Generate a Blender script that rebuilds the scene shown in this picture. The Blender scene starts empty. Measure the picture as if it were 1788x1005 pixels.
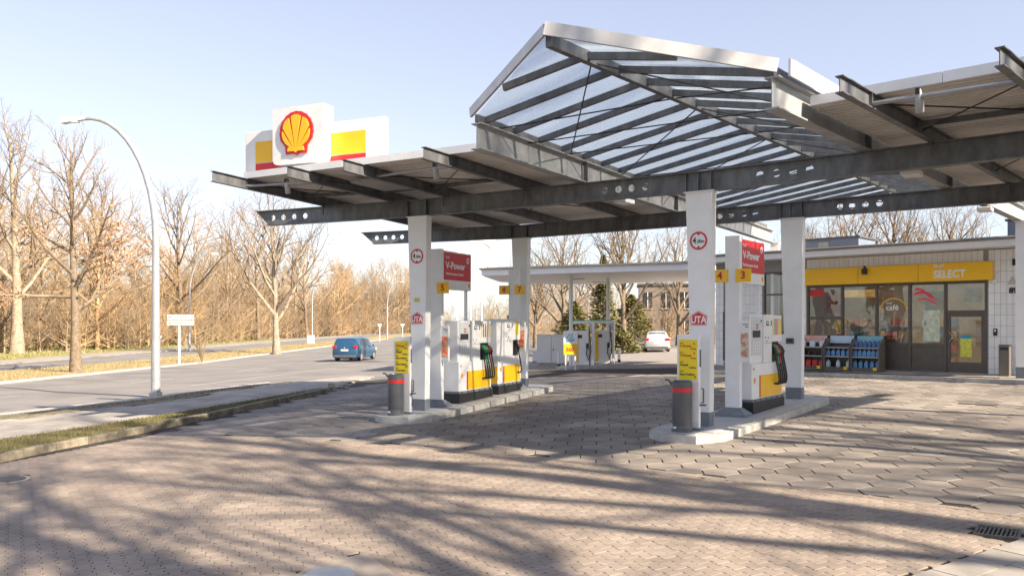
import bpy, bmesh, math, random
from mathutils import Vector, Matrix
R = math.radians
scene = bpy.context.scene
col = scene.collection
random.seed(7)

# ---------------------------------------------------------------- camera, sky, sun, exposure
F, CX, HY, HC = 1450.0, 894.0, 562.0, 2.115          # photo pixels (1788 wide) and camera height
cam_data = bpy.data.cameras.new('camera'); cam = bpy.data.objects.new('camera', cam_data); col.objects.link(cam)
cam.location = (0, 0, HC); cam.rotation_euler = (R(90), 0, 0)
cam_data.sensor_width = 36; cam_data.lens = 36 * F / 1788; cam_data.shift_y = (HY - 502.5) / 1788
cam_data.clip_end = 3000; cam_data.clip_start = 0.05
scene.camera = cam
SUN_EL, SUN_AZ = R(32), math.atan2(-0.61, 0.79)      # direction towards the sun, in the ground plane
sun_dir = Vector((math.cos(SUN_EL) * math.cos(SUN_AZ), math.cos(SUN_EL) * math.sin(SUN_AZ), math.sin(SUN_EL)))
world = bpy.data.worlds.new('World'); scene.world = world; world.use_nodes = True
wn = world.node_tree.nodes; wl = world.node_tree.links
sky = wn.new('ShaderNodeTexSky'); sky.sky_type = 'NISHITA'; sky.sun_disc = False
sky.sun_elevation = SUN_EL; sky.sun_rotation = math.pi / 2 - SUN_AZ
sky.air_density = 1.0; sky.dust_density = 0.7; sky.ozone_density = 3.0
hs = wn.new('ShaderNodeHueSaturation'); hs.inputs['Saturation'].default_value = 0.70; hs.inputs['Hue'].default_value = 0.524
gm = wn.new('ShaderNodeGamma'); gm.inputs['Gamma'].default_value = 0.66; wl.new(sky.outputs[0], gm.inputs['Color']); wl.new(gm.outputs[0], hs.inputs['Color'])
wl.new(hs.outputs[0], wn['Background'].inputs['Color']); wn['Background'].inputs['Strength'].default_value = 0.136
sl = bpy.data.lights.new('sun', 'SUN'); sl.energy = 5.0; sl.angle = R(0.6); sl.color = (1.0, 0.85, 0.66)
so = bpy.data.objects.new('sun', sl); col.objects.link(so)
so.rotation_euler = sun_dir.to_track_quat('Z', 'Y').to_euler(); so.location = (20, -15, 30)
scene.view_settings.view_transform = 'Standard'; scene.view_settings.look = 'None'
scene.view_settings.exposure = 1.50; scene.view_settings.gamma = 1.0

# ---------------------------------------------------------------- terrain and pixel helpers
def clampf(v, a, b): return max(a, min(b, v))
def gY(Y):
    if Y < 0: return -0.203
    if Y < 26: return 0.0145 * (Y - 14)
    if Y < 57: return 0.174 - 0.0127 * (Y - 26)
    return 0.174 - 0.0127 * 31
def G(X, Y): return 0.0267 * clampf(X, -16, 16) + gY(Y)
def gp(px, py, dz=0.0):
    u, v = (px - CX) / F, (HY - py) / F
    a, Y = 2.0, 2.0
    f = lambda Y: HC + v * Y - G(u * Y, Y) - dz
    while f(Y) > 0 and Y < 600: a = Y; Y *= 1.05
    b = Y
    for _ in range(40):
        m = (a + b) / 2
        if f(m) > 0: a = m
        else: b = m
    return Vector((u * a, a, G(u * a, a) + dz))
def zp(px, py, z):
    Y = (z - HC) / ((HY - py) / F); return Vector(((px - CX) / F * Y, Y, z))
def yp(px, py, Y): return Vector(((px - CX) / F * Y, Y, HC + (HY - py) / F * Y))
def onG(x, y, dz=0.0): return Vector((x, y, G(x, y) + dz))
def ang(a): return Vector((math.cos(R(a)), math.sin(R(a)), 0))

# ---------------------------------------------------------------- materials
MATS = {}
def mat(name, c, rough=0.6, var=0.08, scale=4.0, bump=0.0, bscale=60.0, metal=0.0, spec=0.5, c2=None, rnd=0.0, alpha=None, coat=0.0, stretch=None, lo=0.35, hi=0.65, stain=None):
    if name in MATS: return MATS[name]
    m = bpy.data.materials.new(name); m.use_nodes = True; MATS[name] = m
    n, l = m.node_tree.nodes, m.node_tree.links
    b = n['Principled BSDF']
    b.inputs['Roughness'].default_value = rough; b.inputs['Metallic'].default_value = metal
    b.inputs['Specular IOR Level'].default_value = spec
    if coat: b.inputs['Coat Weight'].default_value = coat
    tc = n.new('ShaderNodeNewGeometry')
    mp = n.new('ShaderNodeMapping'); l.new(tc.outputs['Position'], mp.inputs['Vector'])
    if stretch: mp.inputs['Scale'].default_value = stretch
    nz = n.new('ShaderNodeTexNoise'); nz.inputs['Scale'].default_value = scale; nz.inputs['Detail'].default_value = 6; nz.inputs['Roughness'].default_value = 0.65
    l.new(mp.outputs[0], nz.inputs['Vector'])
    rp = n.new('ShaderNodeValToRGB'); l.new(nz.outputs['Fac'], rp.inputs['Fac'])
    rp.color_ramp.elements[0].position = lo; rp.color_ramp.elements[1].position = hi
    a = c if c2 is None else c2
    d = [x * (1 - var) for x in c] if c2 is None else list(c2)
    e = [min(1, x * (1 + var)) for x in c]
    rp.color_ramp.elements[0].color = (*d, 1); rp.color_ramp.elements[1].color = (*e, 1)
    out = rp.outputs[0]
    if stain:      # old oil and tyre grime, in patches of their own shape
        sn = n.new('ShaderNodeTexNoise'); sn.inputs['Scale'].default_value = stain[0]; sn.inputs['Detail'].default_value = 5; sn.inputs['Roughness'].default_value = .6; sn.inputs['Distortion'].default_value = .6
        l.new(tc.outputs['Position'], sn.inputs['Vector']); sr = n.new('ShaderNodeMapRange'); sr.inputs['From Min'].default_value = .46; sr.inputs['From Max'].default_value = .70; sr.inputs['To Min'].default_value = 1.0; sr.inputs['To Max'].default_value = stain[1]
        l.new(sn.outputs['Fac'], sr.inputs['Value']); sm = n.new('ShaderNodeVectorMath'); sm.operation = 'SCALE'; l.new(out, sm.inputs[0]); l.new(sr.outputs[0], sm.inputs['Scale']); out = sm.outputs[0]
    if rnd:
        oi = n.new('ShaderNodeObjectInfo'); at = n.new('ShaderNodeAttribute'); at.attribute_name = 'rnd'
        ad = n.new('ShaderNodeMath'); ad.operation = 'ADD'; l.new(oi.outputs['Random'], ad.inputs[0]); l.new(at.outputs['Fac'], ad.inputs[1])
        fr = n.new('ShaderNodeMath'); fr.operation = 'FRACT'; l.new(ad.outputs[0], fr.inputs[0])
        mr = n.new('ShaderNodeMapRange'); mr.inputs['To Min'].default_value = 1 - rnd; mr.inputs['To Max'].default_value = 1 + rnd
        l.new(fr.outputs[0], mr.inputs['Value'])
        mx = n.new('ShaderNodeVectorMath'); mx.operation = 'SCALE'; l.new(out, mx.inputs[0]); l.new(mr.outputs[0], mx.inputs['Scale'])
        out = mx.outputs[0]
    l.new(out, b.inputs['Base Color'])
    if bump:
        bn = n.new('ShaderNodeTexNoise'); bn.inputs['Scale'].default_value = bscale; bn.inputs['Detail'].default_value = 4
        l.new(mp.outputs[0], bn.inputs['Vector'])
        bp = n.new('ShaderNodeBump'); bp.inputs['Strength'].default_value = bump; bp.inputs['Distance'].default_value = 0.01
        l.new(bn.outputs['Fac'], bp.inputs['Height']); l.new(bp.outputs[0], b.inputs['Normal'])
    return m
def glass_mat(name, tint, rough, trans, diff=0.0, ior=1.45, dirt=0.0, wave=0.0):
    if name in MATS: return MATS[name]
    m = bpy.data.materials.new(name); m.use_nodes = True; MATS[name] = m
    n, l = m.node_tree.nodes, m.node_tree.links
    n.remove(n['Principled BSDF'])
    tr = n.new('ShaderNodeBsdfTransparent'); tr.inputs[0].default_value = (*tint, 1)
    gl = n.new('ShaderNodeBsdfGlossy'); gl.inputs['Roughness'].default_value = rough
    lw = n.new('ShaderNodeLayerWeight'); lw.inputs[0].default_value = .5; pw = n.new('ShaderNodeMath'); pw.operation = 'POWER'; pw.inputs[1].default_value = 4.0; l.new(lw.outputs['Facing'], pw.inputs[0])
    fr = n.new('ShaderNodeMapRange'); fr.inputs['To Min'].default_value = ((ior - 1) / (ior + 1)) ** 2; fr.inputs['To Max'].default_value = 0.9; l.new(pw.outputs[0], fr.inputs['Value'])
    mx = n.new('ShaderNodeMixShader'); l.new(fr.outputs[0], mx.inputs[0]); l.new(tr.outputs[0], mx.inputs[1]); l.new(gl.outputs[0], mx.inputs[2])
    last = mx
    if wave:
        wg = n.new('ShaderNodeNewGeometry'); wz = n.new('ShaderNodeTexNoise'); wz.inputs['Scale'].default_value = 1.6; wz.inputs['Detail'].default_value = 1.5; l.new(wg.outputs['Position'], wz.inputs['Vector'])
        wb = n.new('ShaderNodeBump'); wb.inputs['Strength'].default_value = 1.0; wb.inputs['Distance'].default_value = wave; l.new(wz.outputs['Fac'], wb.inputs['Height']); l.new(wb.outputs[0], gl.inputs['Normal'])
    if diff:
        tl = n.new('ShaderNodeBsdfTranslucent'); tl.inputs[0].default_value = (0.55, 0.64, 0.74, 1)
        df = n.new('ShaderNodeBsdfDiffuse'); df.inputs[0].default_value = (0.5, 0.57, 0.63, 1)
        m0 = n.new('ShaderNodeMixShader'); m0.inputs[0].default_value = 0.35; l.new(tl.outputs[0], m0.inputs[1]); l.new(df.outputs[0], m0.inputs[2])
        m2 = n.new('ShaderNodeMixShader'); m2.inputs[0].default_value = diff
        if dirt:
            g = n.new('ShaderNodeNewGeometry'); nz = n.new('ShaderNodeTexNoise'); nz.inputs['Scale'].default_value = 7; nz.inputs['Detail'].default_value = 8; nz.inputs['Roughness'].default_value = 0.75
            l.new(g.outputs['Position'], nz.inputs['Vector'])
            mr = n.new('ShaderNodeMapRange'); mr.inputs['From Min'].default_value = .3; mr.inputs['From Max'].default_value = .7
            mr.inputs['To Min'].default_value = diff - dirt; mr.inputs['To Max'].default_value = diff + dirt
            l.new(nz.outputs['Fac'], mr.inputs['Value']); l.new(mr.outputs[0], m2.inputs[0])
        l.new(mx.outputs[0], m2.inputs[1]); l.new(m0.outputs[0], m2.inputs[2]); last = m2
    l.new(last.outputs[0], n['Material Output'].inputs['Surface'])
    return m

WHITE = mat('white_paint', (0.78, 0.78, 0.79), 0.38, 0.04, 3, c2=(0.755, 0.755, 0.76))
WHITE2 = mat('white_plastic', (0.76, 0.77, 0.78), 0.3, 0.03, 5)
GREYP = mat('grey_paint', (0.17, 0.19, 0.22), 0.45, 0.12, 6, bump=.05)
DGREY = mat('dark_grey_plastic', (0.10, 0.105, 0.115), 0.45, 0.15, 8)
BLACK = mat('black_rubber', (0.022, 0.022, 0.024), 0.5, 0.2, 10)
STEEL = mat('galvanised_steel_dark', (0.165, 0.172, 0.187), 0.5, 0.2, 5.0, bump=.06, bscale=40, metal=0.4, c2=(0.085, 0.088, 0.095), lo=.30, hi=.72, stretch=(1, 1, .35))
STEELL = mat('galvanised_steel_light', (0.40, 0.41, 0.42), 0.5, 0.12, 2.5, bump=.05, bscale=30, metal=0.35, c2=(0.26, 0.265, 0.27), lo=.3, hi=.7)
TIN = mat('corrugated_sheet', (0.70, 0.675, 0.65), 0.5, 0.08, 1.2, c2=(0.60, 0.575, 0.55))
FASC = mat('white_sheet_fascia', (0.80, 0.80, 0.80), 0.4, 0.04, 2.0, c2=(0.75, 0.745, 0.74))
YEL = mat('signal_yellow', (0.88, 0.50, 0.010), 0.35, 0.03, 4)
YEL2 = mat('lemon_yellow', (0.83, 0.62, 0.008), 0.4, 0.03, 4)
RED = mat('signal_red', (0.60, 0.018, 0.022), 0.35, 0.06, 4)
GRN = mat('nozzle_green', (0.01, 0.30, 0.10), 0.35, 0.05, 4)
GLASSR = glass_mat('roof_glass', (0.96, 0.98, 1.0), 0.05, 1, diff=0.36, dirt=0.12)
GLASSW = glass_mat('window_glass', (0.72, 0.74, 0.74), 0.01, 1, ior=2.0, wave=0.008)
CARGL = mat('car_glass', (0.02, 0.025, 0.03), 0.06, 0.05, 2, spec=0.8)
CONC = mat('concrete', (0.42, 0.41, 0.39), 0.8, 0.12, 5, bump=.2, bscale=80, c2=(0.31, 0.30, 0.285))
GRAPH = mat('print_dark', (0.03, 0.03, 0.035), 0.5, 0.05, 3)
REDTX = mat('print_red', (0.45, 0.02, 0.03), 0.5, 0.05, 3)
BRN = mat('bronze_frame', (0.115, 0.10, 0.09), 0.4, 0.1, 5, metal=0.3)
BLUE = mat('print_blue', (0.02, 0.30, 0.52), 0.4, 0.05, 3)

# ---------------------------------------------------------------- mesh builder
class MB:
    def __init__(s): s.v = []; s.f = []; s.rn = None
    def add(s, vs, fs):
        o = len(s.v); s.v += [tuple(p) for p in vs]; s.f += [tuple(i + o for i in f) for f in fs]; return s
    def box(s, c, size, rz=0.0, M=None, bev=0.0):
        x, y, z = [q / 2 for q in size]
        if bev <= 0:
            vs = [Vector((a * x, b * y, d * z)) for d in (-1, 1) for b in (-1, 1) for a in (-1, 1)]
            fs = [(0, 2, 3, 1), (4, 5, 7, 6), (0, 1, 5, 4), (2, 6, 7, 3), (0, 4, 6, 2), (1, 3, 7, 5)]
        else:
            bm = bmesh.new(); bmesh.ops.create_cube(bm, size=1)
            for q in bm.verts: q.co = Vector((q.co.x * 2 * x, q.co.y * 2 * y, q.co.z * 2 * z))
            bmesh.ops.bevel(bm, geom=bm.edges[:], offset=min(bev, min(x, y, z) * .9), segments=2, profile=.5, affect='EDGES')
            bm.verts.index_update()
            vs = [q.co.copy() for q in bm.verts]; fs = [tuple(q.index for q in f.verts) for f in bm.faces]; bm.free()
        T = Matrix.Translation(Vector(c)) @ Matrix.Rotation(rz, 4, 'Z')
        if M is not None: T = M @ T
        return s.add([T @ p for p in vs], fs)
    def bar(s, a, b, w, h, up=Vector((0, 0, 1))):
        a, b = Vector(a), Vector(b); d = (b - a).normalized()
        x = d.cross(up).normalized() * (w / 2); y = x.cross(d).normalized() * (h / 2)
        vs = [p + q for p in (a, b) for q in (-x - y, x - y, x + y, -x + y)]
        return s.add(vs, [(3, 2, 1, 0), (4, 5, 6, 7), (0, 1, 5, 4), (1, 2, 6, 5), (2, 3, 7, 6), (3, 0, 4, 7)])
    def prism(s, pts, depth, M=Matrix.Identity(4)):
        """polygon in local xz plane, extruded along +y by depth"""
        n = len(pts)
        vs = [M @ Vector((x, 0, z)) for x, z in pts] + [M @ Vector((x, depth, z)) for x, z in pts]
        fs = [tuple(range(n)), tuple(range(2 * n - 1, n - 1, -1))] + [(i, i + n, (i + 1) % n + n, (i + 1) % n) for i in range(n)]
        return s.add(vs, fs)
    def slab(s, pts, z0, z1, zf=None):
        """polygon in xy, from z0 to z1 (zf adds terrain height)"""
        n = len(pts); g = zf or (lambda x, y: 0.0)
        vs = [(x, y, g(x, y) + z0) for x, y in pts] + [(x, y, g(x, y) + z1) for x, y in pts]
        return s.add(vs, [tuple(range(n - 1, -1, -1)), tuple(range(n, 2 * n))] + [(i, (i + 1) % n, (i + 1) % n + n, i + n) for i in range(n)])
    def tube(s, pts, rad, n=8, cap=True):
        pts = [Vector(p) for p in pts]; k = len(pts)
        if not isinstance(rad, (list, tuple)): rad = [rad] * k
        vs = []; ref = None
        for i, p in enumerate(pts):
            d = (pts[min(i + 1, k - 1)] - pts[max(i - 1, 0)])
            d = d.normalized() if d.length > 1e-9 else Vector((0, 0, 1))
            if ref is None: ref = d.orthogonal().normalized()
            x = ref - d * ref.dot(d)
            x = x.normalized() if x.length > 1e-6 else d.orthogonal().normalized()
            ref = x; y = d.cross(x)
            for j in range(n):
                t = 2 * math.pi * j / n
                vs.append(p + (x * math.cos(t) + y * math.sin(t)) * rad[i])
        fs = [(i * n + j, i * n + (j + 1) % n, (i + 1) * n + (j + 1) % n, (i + 1) * n + j) for i in range(k - 1) for j in range(n)]
        if cap: fs += [tuple(range(n - 1, -1, -1)), tuple((k - 1) * n + j for j in range(n))]
        return s.add(vs, fs)
    def lathe(s, prof, c=(0, 0, 0), n=24):
        c = Vector(c)
        vs = [c + Vector((r * math.cos(2 * math.pi * j / n), r * math.sin(2 * math.pi * j / n), z)) for r, z in prof for j in range(n)]
        k = len(prof)
        fs = [(i * n + j, i * n + (j + 1) % n, (i + 1) * n + (j + 1) % n, (i + 1) * n + j) for i in range(k - 1) for j in range(n)]
        fs += [tuple(range(n - 1, -1, -1)), tuple((k - 1) * n + j for j in range(n))]
        return s.add(vs, fs)
    def quad(s, a, b, c, d): return s.add([a, b, c, d], [(0, 1, 2, 3)])
    def mesh(s, name, m, smooth=None):
        me = bpy.data.meshes.new(name); me.from_pydata([tuple(p) for p in s.v], [], s.f)
        if s.rn is not None:
            at = me.attributes.new('rnd', 'FLOAT', 'FACE'); at.data.foreach_set('value', s.rn)
        me.materials.append(m); me.update()
        if smooth:
            me.shade_smooth(); me.set_sharp_from_angle(angle=R(smooth))
        return me
    def build(s, name, m, parent=None, loc=(0, 0, 0), rot=(0, 0, 0), smooth=None, fix=True):
        me = s.mesh(name, m, smooth)
        if fix:
            bm = bmesh.new(); bm.from_mesh(me); bmesh.ops.recalc_face_normals(bm, faces=bm.faces[:]); bm.to_mesh(me); bm.free()
        return ob(name, me, parent, loc, rot)
def ob(name, me, parent=None, loc=(0, 0, 0), rot=(0, 0, 0)):
    o = bpy.data.objects.new(name, me); col.objects.link(o); o.location = loc; o.rotation_euler = rot
    if parent is not None: o.parent = parent
    return o
def tag(o, label=None, cat=None, group=None, kind=None):
    if label: o['label'] = label
    if cat: o['category'] = cat
    if group: o['group'] = group
    if kind: o['kind'] = kind
    return o
def thing(name, label, cat, loc=(0, 0, 0), rz=0.0, group=None):
    o = ob(name, None, None, loc, (0, 0, rz)); o.empty_display_size = 0.3
    return tag(o, label, cat, group)
def struct(o, label=None): return tag(o, label, None, None, 'structure')
def copy_tree(o, parent=None):
    c = o.copy(); col.objects.link(c); c.parent = parent
    for ch in list(o.children): copy_tree(ch, c)
    return c
def text(name, s, size, m, parent, loc, rz=0.0, align='CENTER', bold=0.0, sx=1.0, depth=0.002, local=None):
    """upright lettering; reads along local +x, faces local -y"""
    cu = bpy.data.curves.new(name, 'FONT'); cu.body = s; cu.size = size; cu.align_x = align; cu.align_y = 'CENTER'
    cu.extrude = depth; cu.offset = bold; cu.resolution_u = 3; cu.space_line = 0.8
    t = bpy.data.objects.new(name, cu)
    me = bpy.data.meshes.new_from_object(t); bpy.data.objects.remove(t); bpy.data.curves.remove(cu)
    me.transform(Matrix.Diagonal((sx, 1, 1, 1))); me.materials.clear(); me.materials.append(m)
    o = ob(name, me, parent, loc, (R(90), 0, rz))
    return o
def planks(pts):  # cut a ground polygon at the terrain breaks
    bm = bmesh.new(); bm.faces.new([bm.verts.new((x, y, 0)) for x, y in pts])
    for no, cs in (((1, 0, 0), (-16, 16)), ((0, 1, 0), (0, 26, 57))):
        for c in cs:
            bmesh.ops.bisect_plane(bm, geom=bm.verts[:] + bm.edges[:] + bm.faces[:], plane_co=Vector(no) * c, plane_no=no)
    return bm
def sheet(name, pts, dz, m, thick=0.0):
    bm = planks(pts)
    if sum((pts[i][0] * pts[(i + 1) % len(pts)][1] - pts[(i + 1) % len(pts)][0] * pts[i][1]) for i in range(len(pts))) < 0:
        bmesh.ops.reverse_faces(bm, faces=bm.faces[:])
    if thick:
        r = bmesh.ops.extrude_face_region(bm, geom=bm.faces[:])
        top = [e for e in r['geom'] if isinstance(e, bmesh.types.BMVert)]
        for v in bm.verts: v.co.z = G(v.co.x, v.co.y) + dz - thick
        for v in top: v.co.z += thick
        bmesh.ops.recalc_face_normals(bm, faces=bm.faces[:])
    else:
        for v in bm.verts: v.co.z = G(v.co.x, v.co.y) + dz
    me = bpy.data.meshes.new(name); bm.to_mesh(me); bm.free(); me.materials.append(m)
    return struct(ob(name, me))
def P2(*pp): return [tuple(gp(*p)[:2]) for p in pp]
def inside(x, y, poly):
    c = False; n = len(poly)
    for i in range(n):
        x1, y1 = poly[i]; x2, y2 = poly[i - 1]
        if (y1 > y) != (y2 > y) and x < (x2 - x1) * (y - y1) / (y2 - y1) + x1: c = not c
    return c
def lerp(a, b, t): return a + (b - a) * t
SLOPE = Matrix(((1, 0, 0), (0, 1, 0), (0.0267, 0.0145, 1)))
NRM = Vector((-0.0267, -0.0145, 1)).normalized()
TILT = Vector((0, 0, 1)).rotation_difference(NRM)
# ================================================================ ground
SOIL = mat('soil_ground', (0.20, 0.16, 0.11), 0.95, 0.2, 0.6, bump=.3, bscale=30, c2=(0.13, 0.115, 0.07))
JOINT = mat('joint_sand', (0.035, 0.030, 0.027), 0.95, 0.3, 20)
ASPH = mat('asphalt', (0.215, 0.20, 0.188), 0.85, 0.1, 0.5, bump=.25, bscale=150, stain=(.3, .7), c2=(0.18, 0.172, 0.166))
BRICKM = mat('clay_paver', (0.30, 0.245, 0.20), 0.8, 0.10, 1.1, bump=.15, bscale=120, rnd=.10, c2=(0.22, 0.182, 0.152), stain=(.55, .72))
HEXM = mat('hexagon_slab', (0.26, 0.227, 0.198), 0.72, 0.12, 0.7, bump=.2, bscale=90, rnd=.22, c2=(0.165, 0.147, 0.132), stain=(.45, .58))
FARM = mat('far_paving', (0.27, 0.24, 0.22), 0.85, 0.12, 2.0, bump=.1)
LAWN = mat('park_lawn', (0.17, 0.19, 0.05), 0.9, 0.2, 0.25, bump=.4, bscale=20, c2=(0.27, 0.21, 0.10))
DRYG = mat('dry_verge', (0.33, 0.25, 0.12), 0.9, 0.2, 0.8, bump=.4, bscale=25, c2=(0.22, 0.19, 0.08))
LINEM = mat('road_marking', (0.46, 0.455, 0.44), 0.7, 0.08, 6)
KERBM = mat('kerb_stone', (0.22, 0.19, 0.145), 0.85, 0.2, 4, bump=.3, bscale=50, c2=(0.10, 0.088, 0.06), rnd=.15)
SLABM = mat('pavement_slab', (0.35, 0.32, 0.285), 0.85, 0.12, 1.5, bump=.15, rnd=.1, c2=(0.27, 0.25, 0.225), stain=(.8, .7))

sheet('ground', [(-900, -60), (900, -60), (900, 1500), (-900, 1500)], -0.06, SOIL)
sheet('forecourt', [(-13, -14), (24, -14), (24, 21), (14, 33), (-2, 36), (-5.6, 30), (-5.2, 25.0), (-8.7, 13.9), (-10.4, 8)], -0.014, JOINT)
# road: near carriageway, driveway mouth, far carriageway
sheet('road', [(-13.6, 6), (-13.0, 20.6), (-10.5, 26), (-8.6, 32), (-5.2, 27), (-4, 31), (-1, 37), (3, 52), (6, 90), (-2, 200), (-8, 500), (-17, 500), (-20.6, 137), (-21.4, 67), (-20.8, 33), (-20.4, 6)], -0.045, ASPH)
struct(sheet('far_road', [(-33, 6), (-27, 6), (-27.2, 67), (-26.5, 137), (-21, 500), (-27, 500), (-32.5, 137), (-33.2, 67)], -0.045, ASPH))
sheet('median_verge', [(-26.9, 6), (-20.5, 6), (-20.95, 33), (-21.55, 67), (-20.75, 137), (-17.2, 500), (-20.8, 500), (-26.3, 137), (-27.1, 67)], 0.03, DRYG, 0.07)
sheet('far_pavement', [(-36.5, 6), (-33.1, 6), (-33.3, 67), (-32.6, 137), (-27.1, 500), (-30, 500), (-36, 137), (-36.6, 67)], 0.03, SLABM, 0.07)
sheet('park_lawn', [(-140, 6), (-36.6, 6), (-36.7, 67), (-36.1, 137), (-60, 160), (-140, 160)], 0.02, LAWN)
sheet('rear_yard', [(-3.0, 36), (14, 32.5), (22, 45), (22, 90), (8, 90), (4, 60), (1, 46)], -0.010, FARM)
def dash(a, b, w=0.12):
    a, b = gp(*a), gp(*b); d = (b - a); d.z = 0; d.normalize(); q = Vector((-d.y, d.x, 0)) * w / 2
    sheet('road_marking', [tuple((a - q)[:2]), tuple((a + q)[:2]), tuple((b + q)[:2]), tuple((b - q)[:2])], -0.040, LINEM)
for a, b in (((-60, 696), (35, 688)), ((228, 667), (303, 658.5)), ((416, 646), (470, 640)), ((333, 671), (588, 641)), ((520, 634), (555, 630.5))): dash(a, b)
# median kerb line along the near carriageway
sheet('verge_kerb', [(-20.55, 6), (-20.3, 6), (-20.7, 33), (-21.3, 67), (-20.5, 137), (-20.8, 137), (-21.58, 67), (-20.98, 33)], 0.045, CONC, 0.09)
# edge strip with the lamp, and the pavement of slabs
sheet('road_kerb', P2((-150, 747), (0, 724), (272, 693.5), (470, 668), (470, 666), (272, 690.5), (0, 720.5), (-150, 743)), 0.0, CONC, 0.05)
EARTH = mat('bare_earth', (0.19, 0.16, 0.12), 0.95, 0.25, 5, bump=.6, bscale=25, c2=(0.11, 0.10, 0.06))
sheet('earth_strip', P2((-150, 756), (0, 733), (150, 715), (300, 700), (470, 671), (470, 668.3), (272, 694), (0, 724.5), (-150, 747.5)), 0.005, EARTH, 0.05)
pave_poly = P2((-150, 800), (0, 773), (270, 731), (430, 704), (560, 682), (590, 676), (640, 655), (560, 662), (470, 672), (300, 701), (150, 716), (0, 734), (-150, 757))
pv = sheet('pavement', pave_poly, -0.02, JOINT)
a0, a1 = Vector(gp(0, 752)), Vector(gp(430, 687)); ax = (a1 - a0); ax.z = 0; ax.normalize(); ay = Vector((-ax.y, ax.x, 0))
slab_me = {}
for i in range(-8, 26):
    for j in range(-5, 5):
        c = a0 + ax * (i * 0.8 + (0.4 if j % 2 else 0)) + ay * (j * 0.6)
        if not inside(c.x, c.y, pave_poly): continue
        if 'm' not in slab_me:
            b = MB(); w, h = .396, .296
            b.slab([(-w, -h), (w, -h), (w, h), (-w, h)], -.04, 0.0); slab_me['m'] = b.mesh('paving_slab', SLABM)
        o = ob('paving_slab', slab_me['m'], pv, (c.x, c.y, G(c.x, c.y) + random.uniform(0, .004)))
        o.rotation_mode = 'QUATERNION'; o.rotation_quaternion = TILT @ Vector((1, 0, 0)).rotation_difference(ax)
# kerb stones between grass strip and forecourt
kerb = struct(ob('kerb', None))
kerb_px = [(-160, 842), (0, 806), (110, 782), (215, 762), (300, 744), (400, 722), (490, 702), (545, 690), (575, 684), (586, 679), (580, 675), (560, 676.5)]
kp = [gp(*p) for p in kerb_px]
def walk(path, step):
    out = [path[0]]; acc = 0
    for a, b in zip(path, path[1:]):
        L = (b - a).length; t = step - acc
        while t <= L: out.append(a + (b - a) * (t / L)); t += step
        acc = L - (t - step)
    return out
ks = walk(kp, 0.72)
for i, (a, b) in enumerate(zip(ks, ks[1:])):
    d = (b - a); d.z = 0; L = d.length; d.normalize(); q = Vector((-d.y, d.x, 0))
    m = MB(); h = .125 + random.uniform(-.008, .008); w = .15
    vs = []
    for (s, t, z) in ((.004, 0, -.1), (L - .004, 0, -.1), (L - .004, w, -.1), (.004, w, -.1), (.004, .004, h - .02), (L - .004, .004, h - .02), (L - .006, w - .01, h), (.006, w - .01, h), (.006, .022, h), (L - .006, .022, h)):
        p = a + d * s + q * t; vs.append((p.x, p.y, G(p.x, p.y) + z))
    m.add(vs, [(3, 2, 1, 0), (0, 1, 5, 4), (4, 5, 9, 8), (8, 9, 6, 7), (2, 3, 7, 6), (0, 4, 8, 7, 3), (1, 2, 6, 9, 5)])
    m.build('kerb_stone', KERBM, kerb)
strip_poly = [tuple((p + Vector((-.11, .03, 0)))[:2]) for p in kp[:9]] + P2((560, 682.0), (430, 704.5), (270, 731.5), (0, 773.5), (-150, 801))
sheet('grass_strip', strip_poly, 0.07, mat('strip_soil', (0.13, 0.12, 0.05), 0.95, 0.25, 5, bump=.6, bscale=30, c2=(0.20, 0.16, 0.09)), 0.09)
GRASS = mat('grass_blades', (0.075, 0.082, 0.022), 0.7, 0.25, 1.5, c2=(0.16, 0.125, 0.055), rnd=.3)
def grass(name, poly, n, h0, h1, m, label, dz, wd=.006):
    xs = [p[0] for p in poly]; ys = [p[1] for p in poly]; b = MB(); b.rn = []
    k = 0
    while k < n:
        x, y = random.uniform(min(xs), max(xs)), random.uniform(min(ys), max(ys))
        if not inside(x, y, poly): continue
        k += 1
        z = G(x, y) + dz; h = random.uniform(h0, h1); t = random.uniform(0, 6.28); w = random.uniform(.6, 1.3) * wd
        dx, dy = math.cos(t) * w, math.sin(t) * w; lx, ly = random.uniform(-.6, .6) * h, random.uniform(-.6, .6) * h
        b.add([(x - dx, y - dy, z), (x + dx, y + dy, z), (x + lx, y + ly, z + h)], [(0, 1, 2)]); b.rn.append(random.random())
    return tag(b.build(name, m, fix=False), label, 'grass', None, 'stuff')
grass('grass', strip_poly, 15000, .02, .07, GRASS, 'short green grass on the strip behind the kerb', 0.07)
grass('roadside_weeds', P2((-100, 750), (0, 731), (150, 713), (300, 698), (460, 672), (460, 670), (272, 696), (0, 726), (-100, 741)), 1600, .02, .07, GRASS, 'sparse weeds in the bare earth strip by the road', 0.005)
mv = [(-26.5, 28), (-21.3, 28), (-21.2, 40), (-21.7, 67), (-21.1, 110), (-26.2, 110), (-26.9, 67)]
DRYB = mat('dry_grass_blades', (0.29, 0.215, 0.11), 0.8, 0.2, 1.5, c2=(0.20, 0.165, 0.07), rnd=.3)
grass('dry_grass', mv, 9000, .04, .13, DRYB, 'dry straw coloured grass on the median between the carriageways', 0.03, .02)
grass('lawn_grass', [(-75, 45), (-37, 45), (-37, 120), (-60, 140)], 12000, .08, .25, mat('lawn_blades', (0.16, 0.175, 0.05), 0.8, 0.2, .3, c2=(0.27, 0.21, 0.10), rnd=.3), 'thin green and straw grass of the park beyond the road', 0.02, .05)

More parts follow.
